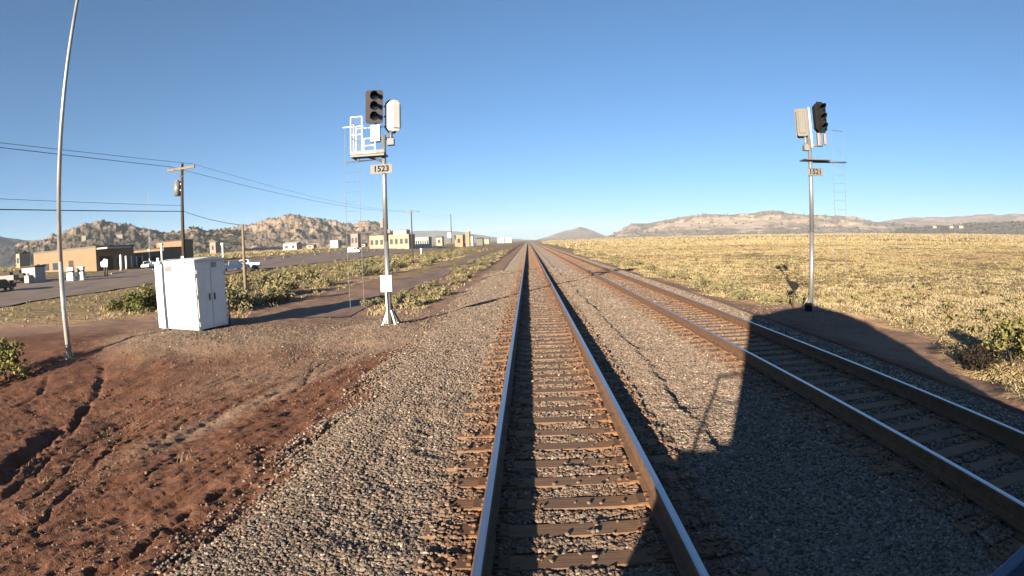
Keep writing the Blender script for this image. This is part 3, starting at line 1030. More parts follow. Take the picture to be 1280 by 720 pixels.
# ------------------------------------------------------------------ signal masts
def text_mesh(name, s, size, mat, parent, loc, rot):
    cu = bpy.data.curves.new(name, 'FONT'); cu.body = s; cu.size = size; cu.align_x = 'CENTER'; cu.align_y = 'CENTER'; cu.extrude = 0.003
    cu.offset = 0.006
    tmp = bpy.data.objects.new(name, cu); COL.objects.link(tmp)
    dg = bpy.context.evaluated_depsgraph_get()
    me = bpy.data.meshes.new_from_object(tmp.evaluated_get(dg))
    bpy.data.objects.remove(tmp)
    me.materials.clear()
    return mesh_obj(name, me, mat, parent, loc, rot)


def signal_head(parent, loc, rotz, front_mat, back_mat, w=.50, h=1.06, chamfer=.1):
    """three-lamp head facing -Y before rotz"""
    x0 = w / 2
    ch = chamfer
    poly = [(-x0 + ch, 0), (x0 - ch, 0), (x0, ch), (x0, h - ch), (x0 - ch, h), (-x0 + ch, h), (-x0, h - ch), (-x0, ch)]
    mb = MB(); mb.prism(poly, 'y', -.012, .012)
    hd = mb.build('signal_head', front_mat, parent, loc, (0, 0, rotz), bevel=.006)
    hb = MB(); cb_ = ch * .9; xq = x0 * .8; hb.prism([(-xq + cb_, .03), (xq - cb_, .03), (xq, .03 + cb_), (xq, h - .05 - cb_), (xq - cb_, h - .04), (-xq + cb_, h - .04), (-xq, h - .05 - cb_), (-xq, .03 + cb_)], 'y', .014, .22)
    hb.box(-x0 * .5, x0 * .5, .222, .245, .14, h - .14)
    hb.build('lamp_housing', back_mat, hd, bevel=.02)
    for k in range(3):
        zc = h * (0.19 + 0.31 * k)
        l = MB(); l.tube((0, -.014, zc), (0, -.03, zc), .112, .112, 20)
        l.build('lens', M['lens'], hd)
        hm = MB(); bm = hm.bm
        n = 18; ri, ro, L = .122, .130, .32
        A = []
        for i in range(n + 1):
            t = R(-25 + 230 * i / n)
            ln = L * (0.45 + 0.55 * max(0, math.sin(t)))
            c, s_ = math.cos(t), math.sin(t)
            A.append([bm.verts.new((c * r_, yy, zc + s_ * r_ - (0.03 if yy < -.05 else 0))) for r_, yy in ((ro, -.012), (ro, -.012 - ln), (ri, -.012 - ln), (ri, -.012))])
        for i in range(n):
            for q in range(3):
                f = bm.faces.new([A[i][q], A[i + 1][q], A[i + 1][q + 1], A[i][q + 1]]); f.smooth = True
        hm.build('lamp_hood', M['black_paint'], hd)
    return hd


def ladder(parent, x0, x1, y, z0, z1, mat, r=.011):
    mb = MB()
    for x in (x0, x1):
        mb.tube((x, y, z0), (x, y, z1), r, r, 6)
    z = z0 + .25
    while z < z1 - .1:
        mb.tube((x0, y, z), (x1, y, z), r * .4, r * .4, 5); z += .3
    return mb.build('ladder', mat, parent)


def number_plate(parent, txt, x, y, z, w=.68, h=.24):
    mb = MB(); mb.box(x - w / 2, x + w / 2, y - .012, y, z - h / 2, z + h / 2)
    p = mb.build('number_plate', M['plate'], parent, bevel=.004)
    text_mesh('number', txt, h * 1.12, M['black_paint'], p, (x, y - .016, z), (math.pi / 2, 0, 0))
    fr = MB()
    for zz in (z - h / 2 - .015, z + h / 2 + .015):
        fr.box(x - w / 2, x + w / 2, y - .016, y + .004, zz - .013, zz + .013)
    fr.build('plate_frame', M['grey_metal'], p)
    return p


def mast_left():
    x, y, z = -4.25, 15.96, -.28
    t = thing('signal_mast', 'left signal mast with a white caged platform and a small white box low down', 'railway signal', (x, y, z), R(4), 'signal masts beside the tracks')
    def Z(v): return v - z
    mb = MB(); mb.tube((0, 0, .05), (0, 0, Z(2.3)), .085, .075, 16).tube((0, 0, Z(2.3)), (0, 0, Z(5.55)), .075, .068, 16)
    mb.build('pole', M['galv'], t)
    b = MB()
    b.box(-.24, .24, -.24, .24, -.25, .06)
    b.build('foundation', M['concrete'], t, bevel=.015)
    for sx, sy in ((-1, -1), (1, -1), (-1, 1), (1, 1)):
        l = MB(); l.tube((sx * .20, sy * .20, .05), (sx * .06, sy * .06, .5), .03, .025, 8); l.box(sx * .2 - .05, sx * .2 + .05, sy * .2 - .05, sy * .2 + .05, .06, .09)
        l.build('base_leg', M['white_paint'], t)
    br = MB(); br.tube((.05, .05, .7), (.30, .12, .02), .028, .028, 8); br.build('cable_conduit', M['grey_metal'], t)
    jb = MB(); jb.box(-.18, .16, -.26, -.09, Z(.80), Z(1.27)); jb.box(-.19, .17, -.275, -.085, Z(1.27), Z(1.29))
    j = jb.build('junction_box', M['white_paint'], t, bevel=.008)
    jl = MB(); jl.box(-.16, .14, -.268, -.262, Z(.83), Z(1.24)); jl.build('box_door', M['white_paint'], j)
    jc = MB(); jc.tube((-.05, -.14, Z(.80)), (-.05, -.10, .1), .03, .03, 8); jc.build('conduit', M['white_paint'], t)
    rel = MB(); rel.box(.06, .14, -.05, .05, Z(2.55), Z(2.66)); rel.box(-.16, -.07, -.06, .03, Z(2.72), Z(3.0)); rel.build('pole_bracket', M['grey_metal'], t)
    number_plate(t, '1523', -.07, -.10, Z(4.49), .68, .22)
    # caged platform
    pl = MB(); pl.box(-.98, .06, -.30, .42, Z(4.93), Z(4.965)); pl.tube((-.5, .06, Z(4.90)), (0, .0, Z(4.72)), .03, .03, 8)
    pl.box(-.98, .06, -.30, -.27, Z(4.88), Z(5.06)); pl.box(-.98, -.95, -.27, .42, Z(4.88), Z(5.06))
    p = pl.build('platform', M['grey_metal'], t)
    cg = MB()
    def bar(a, b_): cg.tube(a, b_, .017, .017, 6)
    for (xa, xb, zt) in ((-.97, -.62, 6.12), (-.56, -.22, 5.42)):
        for xx in (xa, xb):
            bar((xx, -.29, Z(4.96)), (xx, -.29, Z(zt)))
        bar((xa, -.29, Z(zt)), (xb, -.29, Z(zt))); bar((xa, -.29, Z(4.98)), (xb, -.29, Z(4.98)))
        bar((xa, -.29, Z(4.96 + (zt - 4.96) * .52)), (xb, -.29, Z(4.96 + (zt - 4.96) * .52)))
    for yy in (.08, .40):
        bar((-.97, yy, Z(4.96)), (-.97, yy, Z(6.0)))
    bar((-.97, -.29, Z(6.0)), (-.97, .40, Z(6.0))); bar((-.97, -.29, Z(5.5)), (-.97, .40, Z(5.5))); bar((-.97, .40, Z(5.9)), (-.1, .40, Z(5.9))); bar((-1.27, -.1, Z(5.86)), (-.62, -.1, Z(5.86)))
    cg.build('safety_cage', M['white_paint'], t)
    ms = MB()
    for k in range(9):
        xx = -.95 + k * .041; ms.tube((xx, -.285, Z(4.97)), (xx, -.285, Z(6.1)), .0014, .0014, 4, caps=False)
    for k in range(16):
        zz = Z(4.99 + k * .07); ms.tube((-.96, -.285, zz), (-.63, -.285, zz), .0014, .0014, 4, caps=False)
    for k in range(8):
        xx = -.54 + k * .041; ms.tube((xx, -.285, Z(4.97)), (xx, -.285, Z(5.4)), .0014, .0014, 4, caps=False)
    ms.build('cage_mesh', M['silver_paint'], t)
    bx = MB(); bx.box(-.40, -.12, -.05, .16, Z(5.36), Z(5.88)); bx.build('relay_box', M['white_paint'], t, bevel=.01)
    lad = ladder(t, -1.25, -.80, .10, .6, Z(5.9), M['grey_metal'], .008)
    for zz in (4.80, 2.6):
        br2 = MB(); br2.tube((-1.25, .10, Z(zz)), (0, .02, Z(zz)), .018, .018, 6)
        br2.build('ladder_bracket', M['grey_metal'], t)
    arm = MB(); arm.tube((-.30, .06, Z(5.45)), (.28, .06, Z(5.45)), .045, .045, 10); arm.tube((-.27, .06, Z(5.45)), (-.27, .14, Z(5.95)), .04, .04, 10); arm.tube((.22, .02, Z(5.3)), (.22, .02, Z(5.70)), .05, .05, 10)
    arm.box(.12, .32, -.1, .12, Z(5.22), Z(5.42)); arm.build('head_bracket', M['grey_metal'], t)
    signal_head(t, (-.27, -.12, Z(5.92)), R(10), M['dusty_black'], M['silver_paint'], .54, 1.05, .05)
    signal_head(t, (.22, .16, Z(5.62)), R(180 + 48), M['black_paint'], M['white_paint'], .50, 1.06, .13)
    return t


def mast_right():
    x, y, z = 9.6, 16.76, -.35
    t = thing('signal_mast', 'right signal mast at the edge of the dark shadow, with no cage', 'railway signal', (x, y, z), R(-6), 'signal masts beside the tracks')
    def Z(v): return v - z
    mb = MB(); mb.tube((0, 0, .05), (0.03, 0, Z(2.3)), .088, .078, 16).tube((0.03, 0, Z(2.3)), (.10, 0, Z(5.5)), .078, .066, 16)
    mb.build('pole', M['galv'], t)
    b = MB(); b.box(-.30, .30, -.28, .28, -.25, .10); b.box(-.2, .2, -.2, .2, .10, .16)
    b.build('foundation', M['concrete'], t, bevel=.02)
    for sx, sy in ((-1, -1), (1, -1), (-1, 1), (1, 1)):
        l = MB(); l.tube((sx * .2, sy * .2, .12), (sx * .07, sy * .07, .45), .035, .03, 8); l.build('base_leg', M['silver_paint'], t)
    cb = MB(); cb.box(-.34, -.12, -.42, -.28, -.05, .3); cb.build('cable_box', M['black_paint'], t, bevel=.01)
    number_plate(t, '1521', .21, -.11, Z(4.34), .58, .22)
    pl = MB(); pl.box(-.20, .80, -.25, .32, Z(4.74), Z(4.775)); pl.tube((.3, .05, Z(4.70)), (1.56, .05, Z(4.74)), .028, .028, 8); pl.tube((.3, .25, Z(4.72)), (1.56, .25, Z(4.75)), .02, .02, 8)
    pl.build('platform', M['grey_metal'], t)
    ladder(t, 1.04, 1.50, .15, .5, Z(4.75), M['grey_metal'], .009)
    hp = MB(); hp.tube((1.04, .15, Z(4.75)), (1.08, .15, Z(5.88)), .009, .009, 6); hp.tube((1.08, .15, Z(5.88)), (1.52, .15, Z(5.85)), .016, .016, 6); hp.tube((1.52, .15, Z(4.75)), (1.52, .15, Z(5.85)), .007, .007, 6)
    hp.build('ladder_hoop', M['grey_metal'], t)
    arm = MB(); arm.tube((-.10, .02, Z(5.28)), (.62, .02, Z(5.28)), .045, .045, 10); arm.tube((.56, .02, Z(5.28)), (.56, .02, Z(5.74)), .05, .05, 10); arm.tube((-.04, .02, Z(5.2)), (-.04, .02, Z(5.6)), .05, .05, 10)
    arm.box(-.14, .04, -.10, .12, Z(5.08), Z(5.26)); arm.build('head_bracket', M['silver_paint'], t)
    sb = MB(); sb.box(.40, .52, -.12, .02, Z(5.25), Z(5.7)); sb.box(.66, .76, -.1, .02, Z(5.3), Z(5.68)); sb.build('relay_box', M['silver_paint'], t, bevel=.01)
    rod = MB(); rod.tube((.20, -.02, Z(5.2)), (.18, -.02, Z(6.6)), .035, .03, 8); rod.build('riser_pipe', M['white_paint'], t)
    signal_head(t, (.58, -.12, Z(5.70)), R(12), M['black_paint'], M['black_paint'], .50, 1.10, .14)
    signal_head(t, (-.06, .16, Z(5.54)), R(180 - 22), M['aged_silver'], M['aged_silver'], .48, 1.05, .05)
    return t


mast_left()
mast_right()

# ------------------------------------------------------------------ pale pole in the left foreground
t = thing('tall_pole', 'slender tall pale metal pole rising out of the top of the picture', 'pole', (-14.11, 12.16, hz(-14.11, 12.16)))
mb = MB(); mb.tube((0, 0, 0), (0, 0, 3.0), .10, .085, 16).tube((0, 0, 3.0), (0, 0, 13.2), .082, .055, 16)
mb.build('shaft', M['mast_white'], t)
mb = MB(); mb.box(-.17, .17, -.17, .17, -.05, .03); mb.tube((0, 0, .03), (0, 0, .10), .14, .14, 16); mb.box(-.15, .15, -.15, .15, .15, .18)
mb.build('base_plate', M['silver_paint'], t, bevel=.006)
for k in range(4):
    mb = MB(); a = R(45 + 90 * k); mb.tube((.17 * math.cos(a), .17 * math.sin(a), .0), (.17 * math.cos(a), .17 * math.sin(a), .22), .014, .014, 6)
    mb.build('anchor_bolt', M['grey_metal'], t)

# ------------------------------------------------------------------ white equipment cabinet
cw, cdp, chh = 2.28, 1.45, 2.32
t = thing('equipment_cabinet', 'white boxy trackside equipment cabinet, left side bright in the sun, doors in shade', 'cabinet', (-11.72, 16.25, -.31), R(-14))
mb = MB(); mb.box(-cw / 2, cw / 2, -cdp / 2, cdp / 2, .06, chh)
body = mb.build('body', M['white_paint'], t, bevel=.015)
mb = MB(); mb.prism([(-cdp / 2 - .05, chh + .003), (cdp / 2 + .05, chh + .003), (cdp / 2 + .05, chh + .06), (0, chh + .12), (-cdp / 2 - .05, chh + .06)], 'x', -cw / 2 - .06, cw / 2 + .06)
mb.build('roof', M['white_paint'], t, bevel=.008)
for sx in (-.82, .62):
    mb = MB(); mb.box(sx - .07, sx + .07, -cdp / 2 - .08, -cdp / 2 - .052, chh - .03, chh + .2); mb.tube((sx, -cdp / 2 - .1, chh + .12), (sx, -cdp / 2 - .03, chh + .12), .03, .03, 10)
    mb.build('lifting_lug', M['white_paint'], t, bevel=.01)
for (y0, y1) in ((-cdp / 2 + .06, -.01), (.01, cdp / 2 - .06)):
    mb = MB(); mb.box(cw / 2 + .002, cw / 2 + .022, y0, y1, .16, chh - .28)
    d = mb.build('door', M['white_paint'], t, bevel=.006)
    yh = -.12 if y0 < -.1 else .12
    hm = MB(); hm.box(cw / 2 + .022, cw / 2 + .06, yh - .025, yh + .025, 1.0, 1.22); hm.build('handle', M['grey_metal'], d, bevel=.004)
mb = MB()
for k in range(4): mb.box(cw / 2 + .003, cw / 2 + .018, .05, .3, chh - .22 + k * .04, chh - .20 + k * .04)
mb.build('vent', M['grey_metal'], t)
mb = MB(); mb.box(-cw / 2 - .12, cw / 2 + .14, -cdp / 2 - .10, cdp / 2 + .12, -.3, -.03); mb.build('base_slab', M['concrete'], t, bevel=.02)
for zz in (.4, 1.15, 1.85):
    for yy in (-cdp / 2 + .05, cdp / 2 - .05):
        mb = MB(); mb.tube((cw / 2 + .02, yy, zz - .06), (cw / 2 + .02, yy, zz + .06), .016, .016, 8); mb.build('hinge', M['grey_metal'], t)
mb = MB(); mb.box(-.5, -.1, -cdp / 2 - .012, -cdp / 2 - .002, chh - .30, chh - .12)
mb.build('side_vent', M['silver_paint'], t)
mb = MB(); mb.tube((cw / 2 + .05, cdp / 2 + .03, -.1), (cw / 2 + .05, cdp / 2 + .03, .9), .03, .03, 8); mb.build('conduit', M['grey_metal'], t)
for sy in (-.55, .55):
    mb = MB(); mb.box(-cw / 2, cw / 2, sy - .06, sy + .06, -.028, .058); mb.build('skid', M['grey_metal'], t)

# ------------------------------------------------------------------ small dark post and plate by the right mast
gx, gy, gz = on_ground(992, 19.6)
t = thing('dark_post', 'low dark post with tilted plate just left of the right signal mast', 'marker post', (gx, gy, gz), R(-15))
mb = MB(); mb.box(-.035, .035, -.03, .03, -.1, .52); mb.build('post', M['wood_pole'], t)
mb = MB(); mb.tube((0, 0, .52), (-.02, 0, .70), .012, .012, 6); mb.prism([(-.30, .98), (.12, .90), (.2, .78), (.12, .64), (-.04, .62), (-.14, .8)], 'y', -.05, -.02); mb.build('plate', M['black_paint'], t)

# ------------------------------------------------------------------ utility poles and wires
LX = -22.0


def utility_pole(x, y, top, label, arm=True, mat='wood_pole', can=False, r=.16, armw=1.15):
    z = hz(x, y)
    t = thing('utility_pole', label, 'utility pole', (x, y, z), 0, 'wooden poles along the road')
    h = top - z
    mb = MB(); mb.tube((0, 0, -.3), (0, 0, h), r, r * .62, 12); mb.build('pole', M[mat], t)
    if arm:
        mb = MB(); mb.box(-armw, armw, -.2, -.08, h - .42, h - .28); mb.tube((-.6, -.12, h - .4), (0, -.12, h - 1.0), .02, .02, 6); mb.tube((.6, -.12, h - .4), (0, -.12, h - 1.0), .02, .02, 6)
        a = mb.build('crossarm', M['pale_pole'], t)
        for xx in (-armw + .08, 0, armw - .08):
            i = MB(); i.tube((xx, -.14, h - .28), (xx, -.14, h - .1), .035, .05, 8); i.build('insulator', M['silver_paint'], a)
    if can:
        mb = MB(); mb.tube((-.32, -.1, h - 2.1), (-.32, -.1, h - 1.15), .24, .24, 16); mb.tube((-.32, -.1, h - 1.15), (-.32, -.1, h - 1.05), .2, .06, 12); mb.box(-.2, 0, -.14, -.06, h - 1.8, h - 1.7); mb.box(-.2, 0, -.14, -.06, h - 1.4, h - 1.3)
        mb.build('transformer', M['silver_paint'], t)
    return t


P1 = (LX, 30.0); P3 = (LX, 102.0); P4 = (LX, 156.0)
zt1 = EYE + math.hypot(*P1) * math.tan(R(9.25))
zt3 = EYE + math.hypot(*P3) * math.tan(R(3.55)); zt4 = EYE + math.hypot(*P4) * math.tan(R(3.0))
utility_pole(*P1, zt1, 'tall dark utility pole with crossarm and pale transformer, behind the white cabinet', True, 'wood_pole', True, .15)
utility_pole(*P3, zt3, 'distant utility pole with crossarm standing right of the left signal mast', True, 'wood_pole', False, .15, 1.6)
utility_pole(*P4, zt4, 'farthest utility pole, thin, near the yellow roadside building', False, 'wood_pole', False, .15)
bx_, by_ = -15.9, 27.6
zt2 = EYE + math.hypot(bx_, by_) * math.tan(R(2.9))
utility_pole(bx_, by_, zt2, 'short bleached wooden stub pole among bushes right of the white cabinet', False, 'pale_pole', False, .12)


def wire(a, b, sag, label, r=.012):
    a = Vector(a); b = Vector(b)
    pts = []
    for i in range(25):
        q = i / 24
        p = a.lerp(b, q); p.z -= sag * 4 * q * (1 - q); pts.append(p)
    o = MB().path(pts, r, 5).build('overhead_wire', M['wire'])
    tag(o, label, 'wire', 'overhead wires along the road')


P0 = (LX, -26.0)
wire((LX - .9, P0[1], zt1 + .3), (LX - .9, P1[1], zt1 - .12), .7, 'upper overhead wire from the left picture edge to the tall utility pole crossarm', .017)
wire((LX + .9, P0[1], zt1 + .1), (LX + .9, P1[1], zt1 - .12), .9, 'overhead wire just below the topmost one, left picture edge to the tall utility pole', .012)
zc1 = EYE + math.hypot(*P1) * math.tan(R(4.5))
wire((LX, P0[1], zc1 + 1.2), (LX + .14, P1[1], zc1), .8, 'lower thick cable from the left picture edge to halfway up the tall utility pole', .024)
wire((LX, P0[1], zc1 + 1.9), (LX + .14, P1[1], zc1 + .36), .8, 'thin faint cable just above the lower thick cable left of the tall utility pole', .010)
wire((LX + .14, P1[1], zc1), (bx_, by_, zt2 - .05), .12, 'cable sloping down from the tall utility pole to the short stub pole', .018)
wire((LX - .9, P1[1], zt1 - .12), (LX - 1.5, P3[1], zt3 - .1), .9, 'upper wire from the tall utility pole toward the pole right of the left signal mast', .014)
wire((LX + .9, P1[1], zt1 - .12), (LX + 1.5, P3[1], zt3 - .1), 1.1, 'lower wire from the tall utility pole toward the pole right of the left signal mast', .009)
wire((LX, P3[1], zt3 - .1), (LX, P4[1], zt4 - .1), .8, 'wire between the two distant utility poles', .010)


def radio_mast(px, d, topy, label, r=.25):
    a, _ = azel(px, 303); x, y = polar(a, d); z = hz(x, y)
    top = EYE + d * math.tan(R(azel(px, topy)[1]))
    t = thing('radio_mast', label, 'radio mast', (x, y, z))
    mb = MB(); s = r * 1.4
    for k in range(3):
        an = R(120 * k); mb.tube((s * math.cos(an), s * math.sin(an), 0), (s * .6 * math.cos(an), s * .6 * math.sin(an), top - z), .07, .05, 5)
    n = int((top - z) / 2.2)
    for i in range(n):
        z0, z1 = (top - z) * i / n, (top - z) * (i + 1) / n
        for k in range(3):
            a0, a1 = R(120 * k), R(120 * (k + 1)); f0, f1 = s * (1 - .4 * i / n), s * (1 - .4 * (i + 1) / n)
            mb.tube((f0 * math.cos(a0), f0 * math.sin(a0), z0), (f1 * math.cos(a1), f1 * math.sin(a1), z1), .04, .04, 4, caps=False)
    mb.build('lattice', M['galv'], t)


radio_mast(186.5, 420, 238, 'faint lattice radio mast behind the tan roadside building', .5)

# ------------------------------------------------------------------ buildings across the road
def window_part(parent, x0, x1, y, z0, z1, face='y', mat='glass'):
    mb = MB()
    if face == 'y': mb.box(x0, x1, y - .06, y - .005, z0, z1)
    else: mb.box(y + .005, y + .06, x0, x1, z0, z1)
    return mb.build('window', M[mat], parent)


def building(name, label, cat, x0, x1, y0, y1, h, wall, roofm, group=None, rotz=0.0, gable=0.0, parapet=.25, openings=(), side_openings=()):
    cx, cy = (x0 + x1) / 2, (y0 + y1) / 2
    z = min(hz(x0, y0), hz(x1, y0), hz(x0, y1), hz(x1, y1), hz(cx, cy))
    t = thing(name, label, cat, (cx, cy, z), rotz, group)
    a, b = (x1 - x0) / 2, (y1 - y0) / 2
    mb = MB(); mb.box(-a, a, -b, b, -.8, h); mb.build('wall', M[wall], t)
    mb = MB()
    if gable: mb.prism([(-b - .3, h + .003), (b + .3, h + .003), (b + .3, h + .1), (0, h + gable), (-b - .3, h + .1)], 'x', -a - .3, a + .3)
    else:
        mb.box(-a - .12, a + .12, -b - .12, b + .12, h + .003, h + parapet)
    mb.build('roof', M[roofm], t)
    for (u0, u1, z0, z1, kind) in openings:
        mb = MB(); mb.box(-a + u0, -a + u1, -b - .07, -b - .005, z0, z1); mb.build(kind, M['glass' if kind == 'window' else 'door_dark'], t)
    for (u0, u1, z0, z1, kind) in side_openings:
        mb = MB(); mb.box(a + .005, a + .07, -b + u0, -b + u1, z0, z1); mb.build(kind, M['glass' if kind == 'window' else 'door_dark'], t)
    return t


def xw(px, y):
    return y * math.tan(R(azel(px, 320)[0]))


Y1 = 80
A0, A1 = xw(62, Y1), xw(120, Y1)
hA = EYE + math.hypot(A1, Y1) * math.tan(R(azel(100, 308)[1])) - hz(A1, Y1)
b1 = building('shop_building', 'long low tan building across the road, its flat facade lit, behind pale pumps', 'building', A0 - 6, A1, Y1, Y1 + 12, hA - .3, 'tan_block', 'roof_grey', None, openings=((1.2, 2.2, 0, 2.4, 'door'), (3.2, 5.6, .9, 2.3, 'window'), (7, 9.5, .9, 2.3, 'window'), (12.5, 14.0, 0, 2.5, 'door')), side_openings=((1, 5, 0, 2.8, 'door'), (6.5, 10, .8, 2.4, 'window')))
mb = MB(); mb.box((A1 - A0 + 6) / 2 + .1, (A1 - A0 + 6) / 2 + 3.2, -5.8, 1.5, hA - .75, hA - .45); mb.build('awning', M['white_wall'], b1)
Y2 = 99
B0, B1 = xw(132, Y2), xw(205, Y2)
hB = EYE + math.hypot(B1, Y2) * math.tan(R(azel(190, 311)[1])) - hz(B1, Y2)
building('shop_building', 'orange tan building wing half in diagonal shadow behind a row of posts', 'building', B0 - 3, B1, Y2, Y2 + 7, hB, 'tan_block', 'roof_dark', None, openings=((5, 7, 0, 2.4, 'door'), (9, 11, 1, 2.3, 'window'), (14, 15.3, 0, 2.4, 'door'), (18, 20, 1, 2.3, 'window')))
Y3 = 116
C0, C1 = xw(196, Y3), xw(231, Y3)
hC = EYE + math.hypot(C1, Y3) * math.tan(R(azel(220, 301)[1])) - hz(C1, Y3)
building('shop_building', 'tallest plain tan block directly behind the tall utility pole', 'building', C0, C1, Y3, Y3 + 4, hC, 'tan_block', 'roof_dark', None, openings=((4, 6, 1, 2.3, 'window'),))


def post(px, d, h, label, r=.2, mat='white_paint'):
    x, y, z = on_ground(px, d)
    t = thing('bollard', label, 'post', (x, y, z), 0, 'posts in front of the tan buildings')
    mb = MB(); mb.tube((0, 0, -.1), (0, 0, h), r, r, 10); mb.tube((0, 0, h), (0, 0, h + r * .5), r, r * .4, 10); mb.build('shaft', M[mat], t)
    mb = MB(); mb.tube((0, 0, -.1), (0, 0, .25), r * 1.6, r * 1.4, 10); mb.build('footing', M['concrete'], t)


for px, d, h, r, lab in ((150, 112, 2.9, .26, 'thick grey white post, leftmost of the row before the shaded tan wall'), (156.5, 116, 2.6, .2, 'white post second from the left before the shaded tan wall'), (163, 122, 2.5, .16, 'slim white post at the shadow edge of the tan wall'), (169.5, 126, 2.3, .15, 'slim white post before the sunlit part of the tan wall'), (177, 128, 2.4, .13, 'thin white post beside the white parked car')):
    post(px, d, h, lab, r)
for px, d, ty, r, lab in ((186, 118, 313, .12, 'tall thin white post standing right of the white parked car'), (201.5, 100, 307, .16, 'tall white post with a pale top just left of the white cabinet'), (278, 82, 306, .12, 'white post rising behind the right edge of the white cabinet'), (526, 135, 312, .12, 'small white post at the roadside right of the left signal mast')):
    x, y, z = on_ground(px, d)
    e = EYE + d * math.tan(R(azel(px, ty)[1])) - z
    t = thing('white_post', lab, 'post', (x, y, z))
    mb = MB(); mb.tube((0, 0, -.1), (0, 0, e), r, r, 10); mb.build('shaft', M['white_paint'], t)
    mb = MB(); mb.box(-r * 1.8, r * 1.8, -r * 1.8, r * 1.8, e, e + r * 2.2); mb.build('cap', M['white_paint'], t)

# pumps, sheds and clutter in front of the shop
def pump(px, d, w, h, label, name='fuel_pump'):
    x, y, z = on_ground(px, d)
    t = thing(name, label, name.replace('_', ' '), (x, y, z), R(8))
    mb = MB(); mb.box(-w / 2, w / 2, -.35, .35, .12, h * .62); mb.box(-w / 2, w / 2, -.3, .3, h * .75, h); mb.build('body', M['white_paint'], t, bevel=.05)
    mb = MB(); mb.box(-w * .42, w * .42, -.25, .25, h * .62, h * .75); mb.build('display', M['glass'], t)
    mb = MB(); mb.box(-w * .8, w * .8, -.6, .6, -.1, .12); mb.build('plinth', M['concrete'], t)
    mb = MB(); mb.path([(w / 2 + .05, 0, h * .7), (w / 2 + .25, 0, h * .4), (w / 2 + .1, 0, h * .3), (w / 2 + .05, 0, h * .5)], .04, 6); mb.build('hose', M['rubber'], t)


pump(86.5, 88, 1.3, 2.0, 'pale rounded pump beside the tall pole in front of the tan building')
pump(99.5, 88, 1.25, 2.0, 'square white pump right of the tall pole in front of the tan building')

x, y, z = on_ground(40, 92)
t = thing('storage_shed', 'small white shed with a dark arched opening at the far left', 'shed', (x, y, z), R(6))
mb = MB(); mb.box(-1.6, 1.6, -1.2, 1.2, -.2, 2.1); mb.build('wall', M['white_wall'], t)
mb = MB(); mb.prism([(-1.4, 2.103), (1.4, 2.103), (1.2, 2.35), (-1.2, 2.35)], 'x', -1.75, 1.75); mb.build('roof', M['roof_dark'], t)
mb = MB(); mb.prism([(-.35, 0), (.35, 0), (.35, .9), (.2, 1.25), (-.05, 1.35), (-.25, 1.2), (-.35, .9)], 'y', -1.26, -1.205); mb.build('door', M['door_dark'], t)
x, y, z = on_ground(33.5, 88)
t = thing('storage_box', 'low pale box standing before the small white shed', 'box', (x, y, z), R(6))
mb = MB(); mb.box(-.55, .55, -.5, .5, 0, 1.0); mb.build('body', M['silver_paint'], t, bevel=.03)
mb = MB(); mb.box(-.6, .6, -.55, .55, 1.003, 1.1); mb.build('lid', M['grey_metal'], t)
for px, d, lab, col in ((8, 90, 'weathered trailer heap at the far left edge behind the road', 'grey_metal'), (20, 93, 'dark low utility trailer left of the small white shed', 'door_dark')):
    x, y, z = on_ground(px, d)
    t = thing('utility_trailer', lab, 'trailer', (x, y, z), R(20))
    mb = MB(); mb.box(-1.6, 1.6, -.8, .8, .55, .7); mb.box(-1.6, -1.5, -.8, .8, .7, 1.25); mb.box(1.5, 1.6, -.8, .8, .7, 1.25); mb.box(-1.5, 1.5, .72, .8, .7, 1.25); mb.box(-1.5, 1.5, -.8, -.72, .7, 1.25); mb.build('bed', M[col], t)
    mb = MB(); mb.tube((1.6, 0, .6), (2.6, 0, .5), .06, .06, 8); mb.build('tow_bar', M['grey_metal'], t)
    for s in (-1, 1):
        mb = MB(); mb.tube((0, s * .82, .36), (0, s * 1.02, .36), .36, .36, 16); mb.build('wheel', M['rubber'], t)
    mb = MB(); mb.box(-1.0, .9, -.6, .6, .72, 1.7, top=(-.7, .6, -.4, .5)); mb.build('load', M['wood_pole'], t)
x, y, z = on_ground(129, 96)
t = thing('roadside_sign', 'white board on a dark green post in front of the dark shop recess', 'sign', (x, y, z), R(20))
mb = MB(); mb.tube((0, 0, -.1), (0, 0, 1.9), .16, .14, 10); mb.tube((.45, 0, -.1), (.45, 0, 1.9), .13, .12, 10); mb.build('post', M['green_paint'], t)
mb = MB(); mb.prism([(-.5, 1.5), (.7, 1.4), (.8, 2.6), (.1, 2.75), (-.2, 2.35), (-.6, 2.3)], 'y', -.3, -.2); mb.build('board', M['white_paint'], t)

